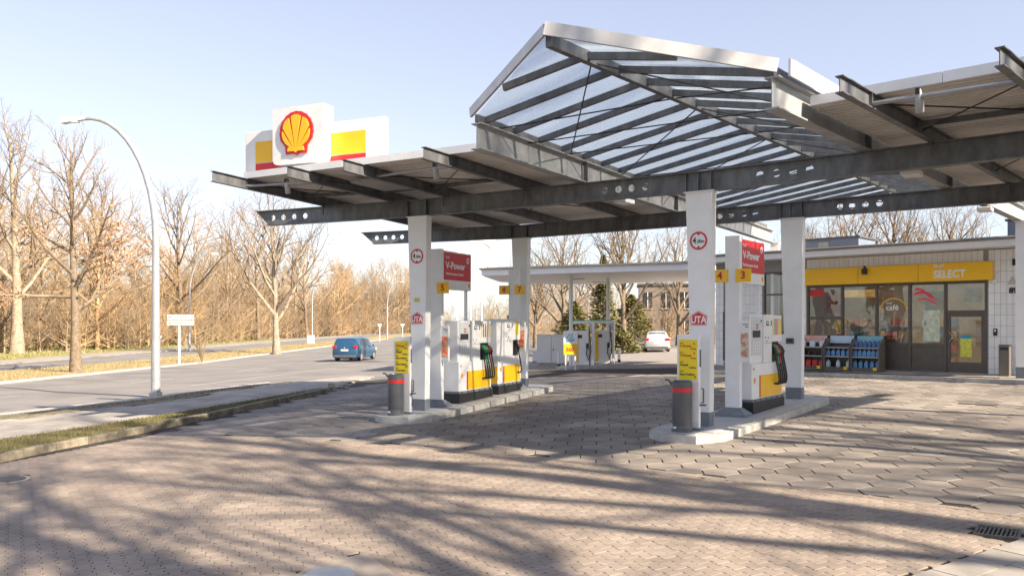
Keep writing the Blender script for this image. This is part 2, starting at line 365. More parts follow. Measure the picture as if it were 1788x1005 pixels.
# paving: curved edging between pavers and hexagons
edge_px = [(274, 757), (480, 764), (700, 777), (950, 798), (1200, 828), (1500, 864), (1788, 901), (2300, 975)]
edge = [gp(*p) for p in edge_px]
ep = [tuple(p[:2]) for p in edge]
brick_poly = ep + [(11, 3.2), (-4.5, 3.2), (-9.2, 12.4), (-8.45, 13.95)]
hex_poly = ep[::-1] + [(-5.35, 25.1), (-4.6, 28.2), (1.5, 29.5), (5.5, 29.0), (8.7, 26.6), (11.6, 23.6), (16, 19), (16, 7)]
def visible(x, y, m=0.05): return y > 3 and abs(x / y) < 0.617 + m and G(x, y) < HC and (HC - G(x, y)) / y < 0.33
slab_rect = [tuple(gp(*p)[:2]) for p in ((505, 1012), (540, 985), (640, 965), (705, 1012))]
gut_poly = P2((1575, 1010), (1788, 940), (1900, 905), (2100, 960), (1800, 1060))
grate_c = gp(1742, 929); holes = [(gp(12, 836), .33), (gp(1742, 929), .23)]
bricks = struct(MB().box((0, 0, 0), (.2, .2, .02)).build('paver_field', JOINT, None, (onG(-1.0, 9.0, -.035))))
f1, f2 = ang(31), ang(-59); BL, BP, WE, WW = .20, .14, .082, .058
def paver_shape(g):      # double-T paver: wide ends, narrow waist
    q = [(WW, -.022), (WE, -.044), (WE, -.10), (-WE, -.10), (-WE, -.044), (-WW, -.022), (-WW, .022), (-WE, .044), (-WE, .10), (WE, .10), (WE, .044), (WW, .022)]
    return [(x - math.copysign(g, x), y - (math.copysign(g, y) if abs(y) > .09 else 0)) for x, y in q][::-1]
def piece(ringo, ringi, m, bv=.004):
    n = len(ringo)
    m_ = MB(); m_.add([(x, y, -.03) for x, y in ringo] + [(x, y, -bv) for x, y in ringo] + [(x, y, 0) for x, y in ringi],
        [(i, (i + 1) % n, (i + 1) % n + n, i + n) for i in range(n)] + [(i + n, (i + 1) % n + n, (i + 1) % n + 2 * n, i + 2 * n) for i in range(n)] + [tuple(range(2 * n, 3 * n))])
    return m_
pav_mb = piece(paver_shape(.0050), paver_shape(.0064), BRICKM, .0012)
cells = []
for i in range(-110, 110):
    for j in range(-90, 90):
        c = f1 * (i * BP) + f2 * ((j + (.5 if i % 2 else 0)) * BL) + Vector((0, 9, 0))
        if c.y < 3.6 or not visible(c.x, c.y) or not inside(c.x, c.y, brick_poly): continue
        if inside(c.x, c.y, slab_rect) or inside(c.x, c.y, gut_poly): continue
        if any((c - Vector((h.x, h.y, 0))).length < r for h, r in holes): continue
        cells.append(c)
def lay(cells, mbp, name, parent, m, rot, nind, jit=.003):
    """nearest ones as objects of their own, the rest joined"""
    cells.sort(key=lambda c: c.y)
    me = mbp.mesh(name, m); q = TILT @ rot
    for c in cells[:nind]:
        o = ob(name, me, parent, Vector((c.x, c.y, G(c.x, c.y) + random.uniform(-jit, jit))) - parent.location)
        o.rotation_mode = 'QUATERNION'; o.rotation_quaternion = q @ Matrix.Rotation(random.uniform(-.006, .006), 3, 'X').to_quaternion()
    rest = MB(); rest.rn = []; rm = rot.to_matrix(); base = [rm @ Vector(p) for p in mbp.v]; nf = len(mbp.f)
    for c in cells[nind:]:
        z = G(c.x, c.y) + random.uniform(-jit, jit); tx, ty = random.uniform(-.004, .004), random.uniform(-.004, .004)
        rest.add([(c.x + p.x, c.y + p.y, z + p.z + (0.0267 + tx) * p.x + (0.0145 + ty) * p.y) for p in base], mbp.f)
        rest.rn += [random.random()] * nf
    o = rest.build(name + '_field', m, parent, -parent.location, fix=False); tag(o, None, None, None, 'stuff')
lay(cells, pav_mb, 'paver', bricks, BRICKM, Vector((1, 0, 0)).rotation_difference(f1), 300, .0015)
hexes = struct(MB().box((0, 0, 0), (.2, .2, .02)).build('hexagon_paving', JOINT, None, (onG(0, 16, -.035))))
HR = .285
def hx(r): return [(r * math.cos(R(60 * k)), r * math.sin(R(60 * k))) for k in range(6)]
hb = piece(hx(HR - .011), hx(HR - .015), HEXM)
h1, h2 = ang(-36), ang(54); cells = []
for i in range(-60, 60):
    for j in range(-60, 60):
        c = h1 * (i * HR * 1.5) + h2 * ((j + (.5 if i % 2 else 0)) * HR * 1.732) + Vector((0, 17, 0))
        if not inside(c.x, c.y, hex_poly) or not visible(c.x, c.y, .1): continue
        cells.append(c)
lay(cells, hb, 'hexagon_slab', hexes, HEXM, Vector((1, 0, 0)).rotation_difference(h1), 300, .003)
# edging stones along the curve
edging = struct(ob('edging', None)); es = walk(edge, 0.5)
for a, b in zip(es, es[1:]):
    d = (b - a); d.z = 0; d.normalize(); q = Vector((-d.y, d.x, 0)); m = MB(); pts = []
    for s, t in ((.005, -.05), ((b - a).length - .005, -.05), ((b - a).length - .005, .05), (.005, .05)):
        p = a + d * s + q * t; pts.append((p.x, p.y))
    m.slab(pts, -.03, .003, G).build('edging_stone', BRICKM, edging)
# foreground details: concrete slab with hatch, gutter, gully grate, manhole
cs = MB().slab(slab_rect, -.03, .002, G).build('concrete_slab', mat('warm_concrete', (.32, .275, .225), .85, .15, 3, bump=.2, c2=(.25, .21, .175))); struct(cs)
c = gp(590, 1003); q = [tuple(gp(*p)[:2]) for p in ((520, 1012), (548, 993), (610, 990), (625, 1012))]
tag(MB().slab(q, -.01, .010, G).build('hatch_cover', mat('hatch_steel', (.42, .44, .46), .4, .1, 8, metal=.6)), 'bare metal hatch cover set in the concrete slab in the foreground', 'hatch')
gut = struct(ob('gutter', None))
g0, g1 = gp(1560, 1012), gp(1900, 900); gd = (g1 - g0); gd.z = 0; gl_ = gd.length; gd.normalize(); gq = Vector((gd.y, -gd.x, 0))
for k in range(int(gl_ / .5) + 2):
    for r_ in range(3):
        pts = [tuple((g0 + gd * (k * .5 + s + .12 * r_) + gq * (r_ * .33 + t + .02))[:2]) for s, t in ((.005, .005), (.495, .005), (.495, .322), (.005, .322))]
        MB().slab(pts, -.03, .004 + random.uniform(-.003, .003), G).build('gutter_stone', SLABM, gut)
IRON = mat('cast_iron', (.13, .115, .10), .7, .3, 12, metal=.2, bump=.2)
gr = thing('gully_grate', 'cast iron slotted gully grate by the gutter in the right foreground', 'grate', onG(grate_c.x, grate_c.y, .0), R(-36))
for s in (-1, 1):
    MB().box((0, s * .235, 0), (.52, .03, .03)).build('frame_bar', IRON, gr); MB().box((s * .245, 0, 0), (.03, .436, .03)).build('frame_bar', IRON, gr)
for k in range(9): MB().box((-.205 + k * .051, 0, -.002), (.022, .436, .024)).build('grate_bar', IRON, gr)
gr.scale = (.74, .74, 1); gr.rotation_mode = 'QUATERNION'; gr.rotation_quaternion = TILT @ Matrix.Rotation(R(-36), 3, 'Z').to_quaternion()
mh = gp(12, 836); t = thing('manhole_cover', 'round cast iron manhole cover among the pavers at the left edge', 'manhole', onG(mh.x, mh.y, -.005))
MB().lathe([(.0, -.02), (.31, -.02), (.31, .006), (.27, .006), (.27, .001), (.0, .001)], n=32).build('cover_ring', CONC, t)
MB().lathe([(.0, 0), (.25, 0), (.25, .012), (.0, .012)], n=32).build('cover_plate', IRON, t)
for px, py in ((1708, 706),):
    c = gp(px, py); t = MB().box((0, 0, 0), (.75, .13, .02)).build('slot_drain', IRON, None, c + Vector((0, 0, .004)), (0, 0, R(-40))); tag(t, 'narrow slot drain in the paving in front of the shop', 'drain')
# ================================================================ main canopy
canopy = thing('station_canopy', 'large steel station canopy with flat wings and a glass gable on tapered white columns', 'canopy', (0, 0, 0))
ZB, ZR, ZD = 4.465, 4.835, 5.047                       # underside of main beams, of rafters, of the deck
def V2(p, z): return Vector((p[0], p[1], z))
def offset_line(pts, off):
    pts = [Vector((p[0], p[1], 0)) for p in pts]; out = []
    for i, p in enumerate(pts):
        ds = []
        if i: ds.append((p - pts[i - 1]).normalized())
        if i < len(pts) - 1: ds.append((pts[i + 1] - p).normalized())
        t = sum(ds, Vector()).normalized(); n = Vector((-t.y, t.x, 0)); k = 1 / max(.3, n.dot(Vector((-ds[0].y, ds[0].x, 0))))
        out.append(p + n * off * k)
    return out
def strip(m, pts, w, z0, z1):
    a, b = offset_line(pts, w / 2), offset_line(pts, -w / 2); n = len(pts)
    vs = [Vector((p.x, p.y, z)) for p in a for z in (z0, z1)] + [Vector((p.x, p.y, z)) for p in b for z in (z0, z1)]
    fs = []
    for i in range(n - 1):
        l0, l1, r0, r1 = 2 * i, 2 * i + 2, 2 * n + 2 * i, 2 * n + 2 * i + 2
        fs += [(l0, l1, l1 + 1, l0 + 1), (r0, r0 + 1, r1 + 1, r1), (l0, r0, r1, l1), (l0 + 1, l1 + 1, r1 + 1, r0 + 1)]
    fs += [(0, 1, 2 * n + 1, 2 * n), (2 * n - 2, 4 * n - 2, 4 * n - 1, 2 * n - 1)]
    m.add(vs, fs)
def web_hole(m, A, d, s0, s1, z0, z1, r, t):
    """square web cell with a round hole"""
    n = Vector((-d.y, d.x, 0)); N = 16; cs, cz = (s0 + s1) / 2, (z0 + z1) / 2
    P = lambda s, z, o: A + d * s + n * o + Vector((0, 0, z - A.z))
    circ, rect = [], []
    for k in range(N):
        a = 2 * math.pi * k / N + math.pi / 4; c, q = math.cos(a), math.sin(a); e = max(abs(c), abs(q))
        circ.append((cs + r * c, cz + r * q)); rect.append((cs + c / e * (s1 - s0) / 2, cz + q / e * (z1 - z0) / 2))
    vs = [P(s, z, -t) for s, z in circ] + [P(s, z, -t) for s, z in rect] + [P(s, z, t) for s, z in circ] + [P(s, z, t) for s, z in rect]
    fs = []
    for k in range(N):
        j = (k + 1) % N
        fs += [(k, j, N + j, N + k), (2 * N + k, 3 * N + k, 3 * N + j, 2 * N + j), (k, 2 * N + k, 2 * N + j, j)]
    m.add(vs, fs)
def main_beam(pts, holes, tip):
    m = MB(); H = ZR - ZB
    d0 = (Vector((*pts[1], 0)) - Vector((*pts[0], 0))).normalized()
    low = [tuple((Vector((*pts[0], 0)) + d0 * tip)[:2])] + list(pts[1:])
    strip(m, pts, .17, ZR - .02, ZR); strip(m, low, .17, ZB, ZB + .02)
    z0, z1 = ZB + .02, ZR - .02
    for i in range(len(pts) - 1):
        A, B = V2(pts[i], 0), V2(pts[i + 1], 0); d = (B - A).normalized(); L = (B - A).length
        n = Vector((-d.y, d.x, 0)); t = .006; s = 0.0
        if i == 0:                                       # slanted tip
            tri = [A + Vector((0, 0, z1)), A + d * tip + Vector((0, 0, z1)), A + d * tip + Vector((0, 0, z0))]
            m.add([p - n * t for p in tri] + [p + n * t for p in tri], [(0, 1, 2), (5, 4, 3), (0, 3, 4, 1), (1, 4, 5, 2), (2, 5, 3, 0)]); s = tip
        hs = sorted(h for (k, h) in holes if k == i)
        for h in hs:
            w = .095
            if h - w > s + 1e-4: m.bar(A + d * s + Vector((0, 0, (z0 + z1) / 2)), A + d * (h - w) + Vector((0, 0, (z0 + z1) / 2)), 2 * t, z1 - z0)
            web_hole(m, A, d, h - w, h + w, z0, z1, .068, t); s = h + w
        m.bar(A + d * s + Vector((0, 0, (z0 + z1) / 2)), B + Vector((0, 0, (z0 + z1) / 2)), 2 * t, z1 - z0)
    return m.build('main_beam', STEEL, canopy)
B1 = [(-6.28, 20.46), (-2.06, 18.52), (3.41, 15.01), (5.55, 13.35), (10.2, 9.45)]
B2 = [(-4.56, 25.28), (.26, 23.34), (6.38, 18.86), (10.0, 16.15), (13.6, 13.3)]
def holes_at(pts, seg, pxs, z=4.65):
    A, B = V2(pts[seg], 0), V2(pts[seg + 1], 0); d = (B - A).normalized(); out = []
    for px in pxs:
        u = (px - CX) / F; s = (u * A.y - A.x) / (d.x - u * d.y); out.append((seg, s))
    return out
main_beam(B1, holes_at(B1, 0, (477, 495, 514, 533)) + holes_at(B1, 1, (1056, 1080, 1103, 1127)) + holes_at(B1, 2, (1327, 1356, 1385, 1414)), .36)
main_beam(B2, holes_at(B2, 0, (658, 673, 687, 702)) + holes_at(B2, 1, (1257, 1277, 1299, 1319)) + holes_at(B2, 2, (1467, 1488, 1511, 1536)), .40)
def stiff(pts, seg, px, w=.16):
    A, B = V2(pts[seg], 0), V2(pts[seg + 1], 0); d = (B - A).normalized(); u = (px - CX) / F; s = (u * A.y - A.x) / (d.x - u * d.y); n = Vector((-d.y, d.x, 0))
    c = A + d * s
    MB().bar(c + n * .007 + Vector((0, 0, (ZB + ZR) / 2)), c + n * .08 + Vector((0, 0, (ZB + ZR) / 2)), .014, ZR - ZB - .042).build('stiffener', STEEL, canopy)
    MB().bar(c - n * .007 + Vector((0, 0, (ZB + ZR) / 2)), c - n * .08 + Vector((0, 0, (ZB + ZR) / 2)), .014, ZR - ZB - .042).build('stiffener', STEEL, canopy)
for px in (714, 747): stiff(B1, 0 if px < 732 else 1, px)
for px in (1199, 1221, 1244): stiff(B1, 1 if px < 1222 else 2, px)
for px in (894, 921): stiff(B2, 0 if px < 908 else 1, px)
for px in (1364, 1381, 1401): stiff(B2, 1 if px < 1385 else 2, px)

def ibeam(name, a, dirv, L, h, w, m_, z0, tf=.014, front=0.0):
    m = MB(); a = V2(a, 0); b = a + dirv * L
    Z = lambda z: Vector((0, 0, z))
    m.bar(a + Z(z0 + tf / 2), b + Z(z0 + tf / 2), w, tf); m.bar(a + Z(z0 + h - tf / 2), b + Z(z0 + h - tf / 2), w, tf)
    m.bar(a + dirv * .004 + Z(z0 + h / 2), b + Z(z0 + h / 2), .012, h - 2 * tf)
    return m.build(name, m_, canopy)
def line_hit(a, d, pts):
    a = V2(a, 0)
    for i in range(len(pts) - 1):
        p, q = V2(pts[i], 0), V2(pts[i + 1], 0); e = q - p; den = d.x * e.y - d.y * e.x
        if abs(den) < 1e-9: continue
        s = ((p.x - a.x) * e.y - (p.y - a.y) * e.x) / den; t = ((p.x - a.x) * d.y - (p.y - a.y) * d.x) / den
        if -0.02 <= t <= 1.02 and s > 0: return s
    return None
RAFL = [((-5.81, 16.1), 68), ((-4.22, 15.59), 65), ((-3.04, 14.98), 63), ((-1.48, 13.9), 60.5)]
RAFR = [((3.89, 9.87), 47.6), ((5.19, 8.84), 45.5), ((6.5, 7.85), 43.5)]
GL, GR = ((-.56, 13.1), 58.5), ((3.32, 10.62), 48.7)
RLEN, SET = 11.8, .98
for a, an in RAFL + RAFR:
    d = ang(an); ibeam('rafter', a, d, RLEN, .21, .10, STEEL, ZR + .001)
    n = Vector((-d.y, d.x, 0))
    for s in (SET,):
        c = V2(a, ZR + .105) + d * s
        for k in (-1, 1): MB().bar(c + n * k * .007, c + n * k * .047, .012, .18).build('stiffener', STEEL, canopy)
    for pts in (B1, B2):
        s = line_hit(a, d, pts)
        if s:   # hanging clip on the beam
            c = V2(a, ZR - .10) + d * (s - .105)
            MB().box(c, (.035, .016, .21), R(an)).build('beam_clip', STEEL, canopy)
for a, an in (GL, GR):
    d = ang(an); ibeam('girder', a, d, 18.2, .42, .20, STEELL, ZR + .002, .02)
    n = Vector((-d.y, d.x, 0))
    for s in (line_hit(a, d, B1) or 3.6, line_hit(a, d, B2) or 8.6):
        c = V2(a, ZR + .212) + d * s
        for k in (-1, 1): MB().bar(c + n * k * .007, c + n * k * .095, .016, .37).build('stiffener', STEEL, canopy)
# decks
def deck(A, B, back=10.9):
    """corrugated sheet between two rafter lines A and B ((x, y), angle)"""
    a, da = V2(A[0], 0), ang(A[1]); b, db = V2(B[0], 0), ang(B[1])
    pitch = .15; n = int((back - SET) / pitch); m = MB(); rows = []
    for i in range(n):
        for f, z in ((0, 0), (.30, 0), (.42, .06), (.88, .06)):
            s = SET + (i + f) * pitch; rows.append((a + da * s + Vector((0, 0, ZD + z)), b + db * s + Vector((0, 0, ZD + z))))
    vs = [p for r in rows for p in r]; m.add(vs, [(2 * i, 2 * i + 1, 2 * i + 3, 2 * i + 2) for i in range(len(rows) - 1)])
    m.build('roof_sheet', TIN, canopy, fix=False)
    t = MB(); q = [a + da * (SET + .02), b + db * (SET + .02), b + db * back, a + da * back]
    t.slab([(p.x, p.y) for p in q], ZD + .075, ZD + .125).build('roof_skin', FASC, canopy)
    f = MB(); p0, p1 = a + da * SET, b + db * SET; n_ = int((p1 - p0).length / 2.4) + 1; e = (p1 - p0).normalized()
    for k in range(n_):
        s0, s1 = (p1 - p0).length * k / n_ + .003, (p1 - p0).length * (k + 1) / n_ - .003
        MB().bar(p0 + e * s0 + Vector((0, 0, ZD + .067)), p0 + e * s1 + Vector((0, 0, ZD + .067)), .03, .132).build('fascia', FASC, canopy)
    for (c, dd, sg) in ((a, da, 1), (b, db, -1)):
        MB().bar(c + dd * (SET + .02) + Vector((0, 0, ZD + .067)), c + dd * back + Vector((0, 0, ZD + .067)), .03, .132).build('edge_fascia', FASC, canopy)
off = lambda r, k: ((r[0][0] + Vector((math.sin(R(r[1])), -math.cos(R(r[1])), 0)).x * k, r[0][1] + Vector((math.sin(R(r[1])), -math.cos(R(r[1])), 0)).y * k), r[1])
deck(off(RAFL[0], -.06), off(GL, -.12)); deck(off(GR, .12), off(RAFR[-1], .75))
# purlin rods and pipes with floodlights under the wings
ROD = mat('dark_rod', (.035, .034, .034), .5, .2, 5, metal=.6)
def pt(r, s, z): return V2(r[0], z) + ang(r[1]) * s
def rods(rs):
    for i in range(len(rs) - 1):
        for (s0, s1) in ((1.2, 3.2), (3.2, 1.2), (4.4, 7.6), (7.6, 4.4)):
            MB().tube([pt(rs[i], s0, ZR + .10), pt(rs[i + 1], s1, ZR + .10)], .011, 5).build('brace_rod', ROD, canopy)
        MB().bar(pt(rs[i], 2.9, ZR + .13), pt(rs[i + 1], 2.9, ZR + .13), .05, .08).build('cross_tie', STEEL, canopy)
rods(RAFL); rods(RAFR)
PIPE = mat('galvanised_pipe', (.36, .37, .39), .4, .1, 5, metal=.6)
def flood(ra, rb, s, f, z=ZR + .06):
    a, b = pt(ra, s, z), pt(rb, s, z); MB().tube([a, b], .028, 10).build('lamp_pipe', PIPE, canopy, smooth=40)
    c = a.lerp(b, f); d = (ang(ra[1]) * .35 + Vector((0, 0, -1))).normalized()
    fl = MB().tube([c + Vector((0, 0, .09)), c + d * .02 + Vector((0, 0, .03)), c + d * .19, c + d * .2], [.03, .05, .055, .048], 14).build('floodlight', STEELL, canopy, smooth=40)
    MB().box(c + Vector((0, 0, .06)), (.09, .05, .08), R(ra[1])).build('lamp_bracket', BLACK, fl)
flood(RAFL[0], RAFL[1], .98, .55); flood(RAFL[2], RAFL[3], .98, .75); flood(RAFR[0], RAFR[1], 1.0, .34)
def luminaire(p, an):
    l = MB().box((0, 0, 0), (.42, .3, .09), bev=.015).build('luminaire', WHITE2, canopy, p, (0, 0, R(an)))
    MB().box((0, 0, .075), (.2, .12, .06)).build('luminaire_mount', STEEL, l)
for px, py, z in ((1090, 352, 4.72), (1592, 303, 4.72), (1720, 366, 4.72)): luminaire(zp(px, py, z), 54)
MB().box((0, 0, 0), (.75, 1.2, .06), bev=.01).build('light_panel', mat('light_panel', (.30, .295, .29), .5, .1, 5), canopy, zp(668, 322, 4.95), (0, 0, R(-26)))
# glass gable
APX = Vector((.48, 10.89, 5.80)); RD = ang(50.4); RL = 17.0
TOPG = ZR + .44
gl0, gr0 = V2(GL[0], TOPG), V2(GR[0], TOPG); dl, dr = ang(GL[1]), ang(GR[1])
MB().bar(APX + Vector((0, 0, .0)), APX + RD * RL, .10, .16).build('ridge_beam', STEEL, canopy)
def pur(a, b, z=0.0):
    d = (b - a).normalized(); MB().bar(a + d * .05, b - d * .0, .065, .10).build('purlin', STEEL, canopy)
for g_, d_ in ((gl0, dl), (gr0, dr)): MB().bar(g_ + Vector((0, 0, .055)), g_ + d_ * 17.5 + Vector((0, 0, .055)), .06, .125).build('eave_strip', STEEL, canopy)
EL = [APX.lerp(gl0, f) for f in (0, .58, 1)]; ER = [APX.lerp(gr0, f) for f in (0, .58, 1)]
rowsL, rowsR = [(APX, APX)], [(APX, APX)]
for k in range(20):
    t = .85 + .8 * k; r = APX + RD * t
    if k == 0: pl, pr = EL[1], ER[1]
    else:
        sl_, sr_ = .22 + .86 * (k - 1), .12 + .83 * (k - 1); pl, pr = gl0 + dl * sl_, gr0 + dr * sr_
    rowsL.append((r, pl)); rowsR.append((r, pr))
    off_z = Vector((0, 0, .01))
    pur(r + off_z, pl + Vector((0, 0, .05))); pur(r + off_z, pr + Vector((0, 0, .05)))
for rows, corner in ((rowsL, gl0), (rowsR, gr0)):
    for k in range(len(rows) - 1):
        (a, b), (c, d) = rows[k], rows[k + 1]; up = Vector((0, 0, .105)); dn = Vector((0, 0, .097))
        q = [a, c, d, b] if k else [a, c, d]
        if k == 1: q = [a, c, d, corner, b]
        q = [p + (q[0] - q[0]) for p in q]; n = len(q); cen = sum(q, Vector()) / n
        q = [cen + (p - cen) * .995 for p in q]
        MB().add([p + dn for p in q] + [p + up for p in q], [tuple(range(n)), tuple(range(2 * n - 1, n - 1, -1))] + [(i, i + n, (i + 1) % n + n, (i + 1) % n) for i in range(n)]).build('glass_pane', GLASSR, canopy)
def fas(a, b, h=.15):
    MB().bar(a + Vector((0, 0, .10)), b + Vector((0, 0, .10)), .04, h).build('gable_fascia', mat('aluminium_trim', (.50, .50, .50), .45, .1, 3, metal=.3), canopy)
o1 = Vector((-.05, -.09, .02))
fas(APX + o1, gl0 + Vector((-.09, -.06, .02))); fas(APX + o1 - Vector((.012, 0, -.012)), gr0 + Vector((.05, -.09, -.01)), .175)
MB().bar(gr0 + dr * .12 + Vector((.14, -.12, .09)), gr0 + dr * 12 + Vector((.14, -.12, .09)), .03, .22).build('gable_return', FASC, canopy)
for (s0, t0) in ((.6, 3.4), (3.0, 6.6), (6.0, 9.6), (9.0, 12.6)):
    for g, d in ((gl0, dl), (gr0, dr)):
        MB().tube([g + d * s0, APX + RD * t0 - Vector((0, 0, .05))], .012, 5).build('brace_rod', ROD, canopy)
        MB().tube([g + d * (s0 + 2.6), APX + RD * (t0 - 2.4) - Vector((0, 0, .05))], .012, 5).build('brace_rod', ROD, canopy)
for s in (1.6, 6.2): MB().tube([gl0 + dl * s + Vector((0, 0, -.05)), gr0 + dr * s + Vector((0, 0, -.05))], .011, 5).build('tie_rod', ROD, canopy)
for s in (12.0, 13.0):   # thin cables stretched behind the rear beam
    MB().tube([gl0 + dl * s, gr0 + dr * s + Vector((0, 0, -.2))], .014, 5).build('tie_rod', ROD, canopy)
# columns
def column(c, an, ztop, wt=.50, wb=.31, dep=.2, zb=None, shift=-.045, base=.30):
    z0 = G(*c) + .10 if zb is None else zb; H = ztop - z0 - .02
    m = MB(); f = lambda z: z / H
    def ringz(z, g=0):
        w = lerp(wb, wt, f(z)) / 2 + g; cxs = -shift * (1 - f(z)); d = dep / 2 + g
        return [(cxs - w, -d, z), (cxs + w, -d, z), (cxs + w, d, z), (cxs - w, d, z)]
    r0, r1 = ringz(base), ringz(H)
    m.add(r0 + r1, [(3, 2, 1, 0), (4, 5, 6, 7)] + [(i, (i + 1) % 4, (i + 1) % 4 + 4, i + 4) for i in range(4)])
    o = m.build('column', WHITE, canopy, (c[0], c[1], z0), (0, 0, R(an)))
    b = MB(); r0, r1 = ringz(0, .004), ringz(base, .004); b.add(r0 + r1, [(3, 2, 1, 0), (4, 5, 6, 7)] + [(i, (i + 1) % 4, (i + 1) % 4 + 4, i + 4) for i in range(4)])
    b.build('column_base', GREYP, o)
    MB().box((0, 0, H + .010), (wt + .06, dep + .05, .019)).build('cap_plate', WHITE, o)
    return o, z0, H
def disc_sign(o, z, y, r):
    ringp = [(r, 0), (r, .006), (r * .78, .006), (r * .78, 0)]
    n = 32
    MB().add([(rr * math.cos(2 * math.pi * k / n), y + yy, z + rr * math.sin(2 * math.pi * k / n)) for rr, yy in ((r, 0), (r, -.008), (r * .8, -.008), (r * .8, 0)) for k in range(n)],
        [(i * n + k, i * n + (k + 1) % n, (i + 1) * n + (k + 1) % n, (i + 1) * n + k) for i in range(3) for k in range(n)]).build('sign_ring', RED, o)
    MB().add([(r * .81 * math.cos(2 * math.pi * k / n), y - .004, z + r * .81 * math.sin(2 * math.pi * k / n)) for k in range(n)], [tuple(range(n))]).build('sign_face', WHITE2, o)
    text('sign_lettering', '4', r * .95, GRAPH, o, (-r * .46, y - .006, z - .0), 0, bold=.004, sx=.8)
    text('sign_lettering', ',00m', r * .52, GRAPH, o, (r * .24, y - .006, z - r * .08), 0, bold=.002, sx=.85)
    for s in (-1, 1):
        MB().add([(-r * .2, y - .006, z + s * r * .78), (r * .2, y - .006, z + s * r * .78), (0, y - .006, z + s * r * .55)], [(0, 1, 2)]).build('sign_arrow', GRAPH, o)
def uta(o, z, y, w):
    pts = [(-.5, -.42), (.5, -.42), (.56, .18), (0, .5), (-.56, .18)]
    MB().prism([(x * w, q * w) for x, q in pts], .004, Matrix.Translation((0, y - .004, z))).build('sticker', RED, o)
    pts2 = [(x * .9, q * .9 + .0) for x, q in pts]
    m = MB(); n = 5   # white outline
    A = [(x * w * .93, y - .006, z + q * w * .93) for x, q in pts]; Bq = [(x * w * .86, y - .006, z + q * w * .86) for x, q in pts]
    m.add(A + Bq, [(i, (i + 1) % n, (i + 1) % n + n, i + n) for i in range(n)]).build('sticker_outline', WHITE2, o)
    text('sticker_lettering', 'UTA', w * .60, WHITE2, o, (0, y - .006, z - w * .08), 0, bold=.005, sx=.85)
cR1, zR1, HR1 = column((3.41, 15.0), -35.5, ZB); cL1, zL1, HL1 = column((-2.06, 18.52), -28, ZB)
column((.26, 23.34), -27, ZB, wb=.24); o2c, z2c, H2c = column((6.38, 18.86), -36.5, ZB, wb=.34)
column((8.9, 10.55), -40, ZB); column((12.35, 14.3), -40, ZB)
column((13.72, 22.35), -41, ZR, wt=.27, wb=.24, zb=G(13.7, 22.4) + .12, shift=0)
column((9.05, 28.55), -30, ZR, wt=.27, wb=.24, zb=G(9.0, 28.6) + .05, shift=0)
for o, z0, H in ((cR1, zR1, HR1), (cL1, zL1, HL1)):
    disc_sign(o, H - .87, -.101, .165); uta(o, H - 2.25 - (.02 if o is cR1 else -.35 + .35), -.101, .29)
MB().box((.0, -.108, HL1 - 1.84), (.13, .014, .09)).build('notice', mat('notice_olive', (.55, .5, .12), .5, .1, 9), cL1)
MB().box((-.03, -.115, 1.35), (.18, .03, .13), bev=.01).build('control_box', DGREY, o2c)
MB().box((-.03, -.133, 1.36), (.1, .006, .06)).build('control_window', GRAPH, o2c)
# roof sign
def pecten(parent, c, w, y, layers=True):
    """scallop emblem, w wide, centred on c=(x, z), facing -y"""
    r = w / 2; out = []
    for k in range(25):
        a = R(-22 + 224 * k / 24); rr = r * (1 + .012 * math.cos(k * math.pi)); out.append((rr * math.cos(a), rr * math.sin(a) * .98 + .06 * r))
    base = [(-r * .66, -r * .62), (-r * .62, -r * 1.0), (-r * .2, -r * .98), (0, -r * 1.08), (r * .2, -r * .98), (r * .62, -r * 1.0), (r * .66, -r * .62)]
    pts = [(c[0] + x, c[1] + z) for x, z in out + base]
    d = .03 if layers else .003
    MB().prism(pts, d, Matrix.Translation((0, y - d, 0))).build('emblem_rim', RED, parent)
    fo = (c[0], c[1] - r * .86); m = MB(); n = 7; a0, a1 = 4, 176
    for k in range(n):
        b0, b1 = a0 + (a1 - a0) * k / n + 2.3, a0 + (a1 - a0) * (k + 1) / n - 2.3
        P = []
        for q in range(5):
            a = R(lerp(b0, b1, q / 4)); dx, dz = math.cos(a), math.sin(a)
            # ray from the hinge to the inner outline
            lo_, hi_ = 0.0, 3 * r
            for _ in range(24):
                mid = (lo_ + hi_) / 2; X, Z = fo[0] + dx * mid - c[0], fo[1] + dz * mid - c[1] - .06 * r
                ok = math.hypot(X, Z / .98) < r * .84 and (abs(X) < r * (.56 + .5 * max(0, (Z + r * .75) / r)))
                lo_, hi_ = (mid, hi_) if ok else (lo_, mid)
            bul = 1 - .03 * (abs(q - 2) / 2) ** 2
            P.append((fo[0] + dx * lo_ * bul, fo[1] + dz * lo_ * bul))
        am = R((b0 + b1) / 2); st = r * .22
        P = [(fo[0] + st * math.cos(R(b0)), fo[1] + st * math.sin(R(b0)) * .6)] + P + [(fo[0] + st * math.cos(R(b1)), fo[1] + st * math.sin(R(b1)) * .6)]
        m.prism(P, d * .6, Matrix.Translation((0, y - d * 1.5, 0)))
    m.prism([(fo[0] - r * .5, fo[1] - r * .02), (fo[0] - r * .12, fo[1] - r * .02), (fo[0], fo[1] - r * .1), (fo[0] + r * .12, fo[1] - r * .02), (fo[0] + r * .5, fo[1] - r * .02), (fo[0] + r * .46, fo[1] + r * .18), (fo[0] - r * .46, fo[1] + r * .18)], d * .6, Matrix.Translation((0, y - d * 1.52, 0)))
    m.build('emblem_shell', YEL, parent)
sg = thing('roof_sign', 'white roof sign with red and yellow scallop emblem between striped side boards', 'sign', (-5.37, 17.105, ZD + .18), R(-24.5))
